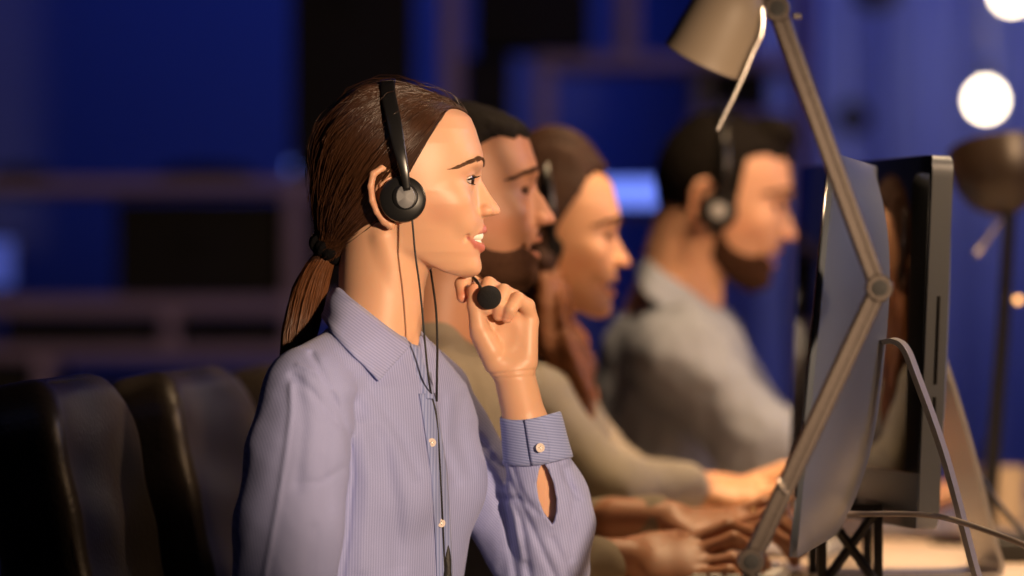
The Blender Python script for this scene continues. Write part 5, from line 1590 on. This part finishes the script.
# ------------------------------------------------------------------ things on the desk behind the screens
# black wire mesh organiser with crossed legs
og = empty('desk_organiser', (wp(852, 560, 5.22).x + .0, 5.22, 0.75)); tag(og, 'black wire mesh desk organiser with crossed braces behind the silver-backed computer', 'organiser')
x0, x1, y0_, zt = wp(822, 0, 5.22).x, wp(878, 0, 5.22).x, 5.22, 0.845
m_ = MB()
for x in (x0, x1):
    for y in (y0_, y0_ + .16): m_.box((x, y, (0.75 + zt) / 2), (0.011, 0.011, zt - 0.75), bev=.001)
for z in (zt,):
    for y in (y0_, y0_ + .16): m_.box(((x0 + x1) / 2, y, z), (x1 - x0 + .01, .010, .010))
    for x in (x0, x1): m_.box((x, y0_ + .08, z), (.010, .16, .010))
kid(m_.build('frame', M['mesh_metal']), og)
m_ = MB(); m_.tube([(x0, y0_ - .004, 0.752), (x1, y0_ - .004, zt)], 0.006, 8); kid(m_.build('brace', M['mesh_metal']), og)
m_ = MB(); m_.tube([(x1, y0_ - .006, 0.752), (x0, y0_ - .006, zt)], 0.006, 8); kid(m_.build('brace', M['mesh_metal']), og)
m_ = MB()
for i in range(22):
    x = x0 + (x1 - x0) * i / 21; m_.box((x, y0_ + .01, (0.75 + zt) / 2), (.0009, .0009, zt - .75))
for i in range(30):
    z = 0.752 + (zt - .752) * i / 29; m_.box(((x0 + x1) / 2, y0_ + .01, z), (x1 - x0, .0009, .0009))
kid(m_.build('wire_mesh', M['mesh_metal'], smooth=False), og)
# cables
def lead(pts, r, label, m):
    m_ = MB(); m_.tube([tuple(v) for v in catmull([tuple(wp(*p)) for p in pts], 70)], r, 10)
    o = m_.build('cable', m); tag(o, label, 'cable')
lead([(838, 513, 5.08), (862, 514, 5.08), (900, 514, 5.04), (926, 515, 5.0), (950, 519, 4.92), (985, 530, 4.86), (1030, 548, 4.84), (1080, 578, 4.86)], 0.0034, 'pale grey cable running right from under the silver-backed computer past its stand', M['cable_grey'])
lead([(962, 430, 5.6), (972, 462, 5.6), (990, 492, 5.6), (1012, 520, 5.6), (1040, 548, 5.6), (1080, 566, 5.6)], 0.0036, 'black cable drooping from the glass-fronted computer to the desk at the right', M['plastic'])
# mug, pen pot and a small black box at the right edge
mg = empty('mug', (wp(1003, 0, 6.6).x, 6.6, .75)); tag(mg, 'pale cream mug on the desk at the right edge, beyond the lamp post', 'mug')
m_ = MB(); cc = (wp(1003, 0, 6.6).x, 6.6, .75)
m_.lathe([(0.0001, 0.001), (.026, .001), (.031, .006), (.033, .05), (.034, .088), (.032, .088), (.030, .05), (.028, .01), (0.0001, .008)], cc, (0, 0, 1), 36)
kid(m_.build('cup', mat('cream_ceramic', (0.72, 0.58, 0.42), 0.3)), mg)
m_ = MB(); m_.tube([tuple(v) for v in catmull([(cc[0] + .032, 6.6, .825), (cc[0] + .055, 6.6, .82), (cc[0] + .056, 6.6, .785), (cc[0] + .031, 6.6, .77)], 20)], .004, 10)
kid(m_.build('handle', M['paper']), mg)
c2 = wp(985, 0, 6.9)
pn = empty('pen_pot', (c2.x, 6.9, .75)); tag(pn, 'small beige pot with one upright marker beside the mug', 'pot')
m_ = MB(); m_.lathe([(0.0001, .001), (.018, .001), (.020, .07), (.018, .07), (.016, .006), (0.0001, .006)], (c2.x, 6.9, .75), (0, 0, 1), 28); kid(m_.build('pot', M['desk']), pn)
m_ = MB(); m_.tube([(c2.x, 6.9, .758), (c2.x + .003, 6.9, .86)], .006, 10); mk = m_.build('marker', M['lamp_metal']); tag(mk, 'beige marker standing in the small pot', 'pen')
m_ = MB(); c3 = wp(1022, 0, 5.75); m_.box((c3.x, 5.75, .764), (.12, .16, .028), bev=.006); m_.box((c3.x, 5.75, .779), (.10, .14, .006), bev=.002)
o = m_.build('external_drive', M['matte_black']); tag(o, 'flat black box lying on the desk in the lower right corner', 'box')

# ------------------------------------------------------------------ leather office chairs
def backrest_field(p, w, h, t):
    x, y, z = p
    bow = 0.030 * (y / w) ** 2 * 4
    qx = np.abs(x - bow) - (t / 2 - 0.030); rc = 0.085
    qy = np.abs(y) - (w / 2 - rc); qz = np.abs(z) - (h / 2 - rc)
    pl = np.hypot(np.maximum(qy, 0), np.maximum(qz, 0)) + np.minimum(np.maximum(qy, qz), 0) - (rc - 0.030)
    d = np.hypot(np.maximum(qx, 0), np.maximum(pl, 0)) + np.minimum(np.maximum(qx, pl), 0) - 0.030
    d = d - 0.008 * np.exp(-(y / 0.14) ** 2 - (z / 0.16) ** 2) * (x > 0)
    return d + 0.0012 * np.sin(z * 60 + 6 * y)
def make_chair():
    r = empty('office_chair', (0, 0, 0))
    v, q_ = surface_net(lambda p: backrest_field(p, 0.45, 0.50, 0.10), (-.10, -.27, -.29), (.12, .27, .29), 0.007)
    tl = math.radians(11); R = np.array([[math.cos(tl), 0, -math.sin(tl)], [0, 1, 0], [math.sin(tl), 0, math.cos(tl)]])
    off = np.array([-0.27, 0, 0.757])
    mesh_obj('backrest', v @ R.T + off, q_, M['leather'], r)
    # piping around the front and the rear edge
    bk = [o for o in r.children][0] if r.children else None
    for xs in (0.036, -0.026):
        pts = []
        for t in np.linspace(0, 2 * math.pi, 90):
            cy, cz = math.copysign(abs(math.cos(t)) ** 0.38, math.cos(t)) * 0.218, math.copysign(abs(math.sin(t)) ** 0.38, math.sin(t)) * 0.243
            pts.append(tuple(R @ np.array([xs + 0.030 * (cy / .47) ** 2 * 4, cy, cz]) + off))
        m_ = MB(); m_.tube(pts, 0.0042, 8, caps=False); m_.build('piping', M['leather'], r)
    v, q_ = surface_net(lambda p: el(p, (0, 0, 0.0), (0.27, 0.27, 0.05)) * 0.6 + np.maximum(np.maximum(np.abs(p[0]) - .24, np.abs(p[1]) - .22), np.abs(p[2]) - .04) * 0.4, (-.3, -.3, -.1), (.3, .3, .1), 0.01)
    mesh_obj('seat', v + np.array([0, 0, .43]), q_, M['leather'], r)
    m_ = MB(); m_.tube([tuple(R @ np.array([-.052, 0, .05]) + off), (-.33, 0, .55), (-.26, 0, .40), (-.10, 0, .365)], .02, 12); m_.build('back_bracket', M['plastic'], r)
    m_ = MB(); m_.lathe([(.028, .10), (.028, .24), (.018, .25), (.018, .38), (.06, .385), (.06, .40)], (0, 0, 0), (0, 0, 1), 20); m_.build('gas_column', M['chrome'], r)
    for k in range(5):
        a_ = 2 * math.pi * k / 5 + .3; dx, dy = math.cos(a_), math.sin(a_)
        m_ = MB(); m_.tube([(0, 0, .115), (dx * .15, dy * .15, .10), (dx * .29, dy * .29, .07)], [.026, .02, .014], 10); m_.build('leg', M['plastic'], r)
        m_ = MB(); m_.lathe([(.0001, -.02), (.026, -.02), (.028, -.01), (.028, .01), (.026, .02), (.0001, .02)], (dx * .29, dy * .29, .028), (-dy, dx, 0), 18); m_.build('caster', M['plastic'], r)
    return r
ch0 = make_chair()
spots = [(-0.240, 4.95, -6, 'black leather office chair at the left edge, its piped side towards the camera'),
         (-0.135, 5.42, -9, 'black leather office chair between the left-edge chair and the ponytailed woman'),
         (-0.030, 5.88, -9, 'black leather office chair under the woman in beige'),
         (0.100, 6.36, -10, 'black leather office chair under the man in grey-blue')]
kids0 = list(ch0.children)
for i, (x, y, a_, lab) in enumerate(spots):
    if i == 0: r = ch0
    else:
        r = ch0.copy(); COL.objects.link(r)
        for c in kids0:
            k = c.copy(); COL.objects.link(k); k.parent = r
    r.location = (x, y, 0); r.rotation_euler = (0, 0, math.radians(a_))
    tag(r, lab, 'chair', 'leather office chairs along the desk')
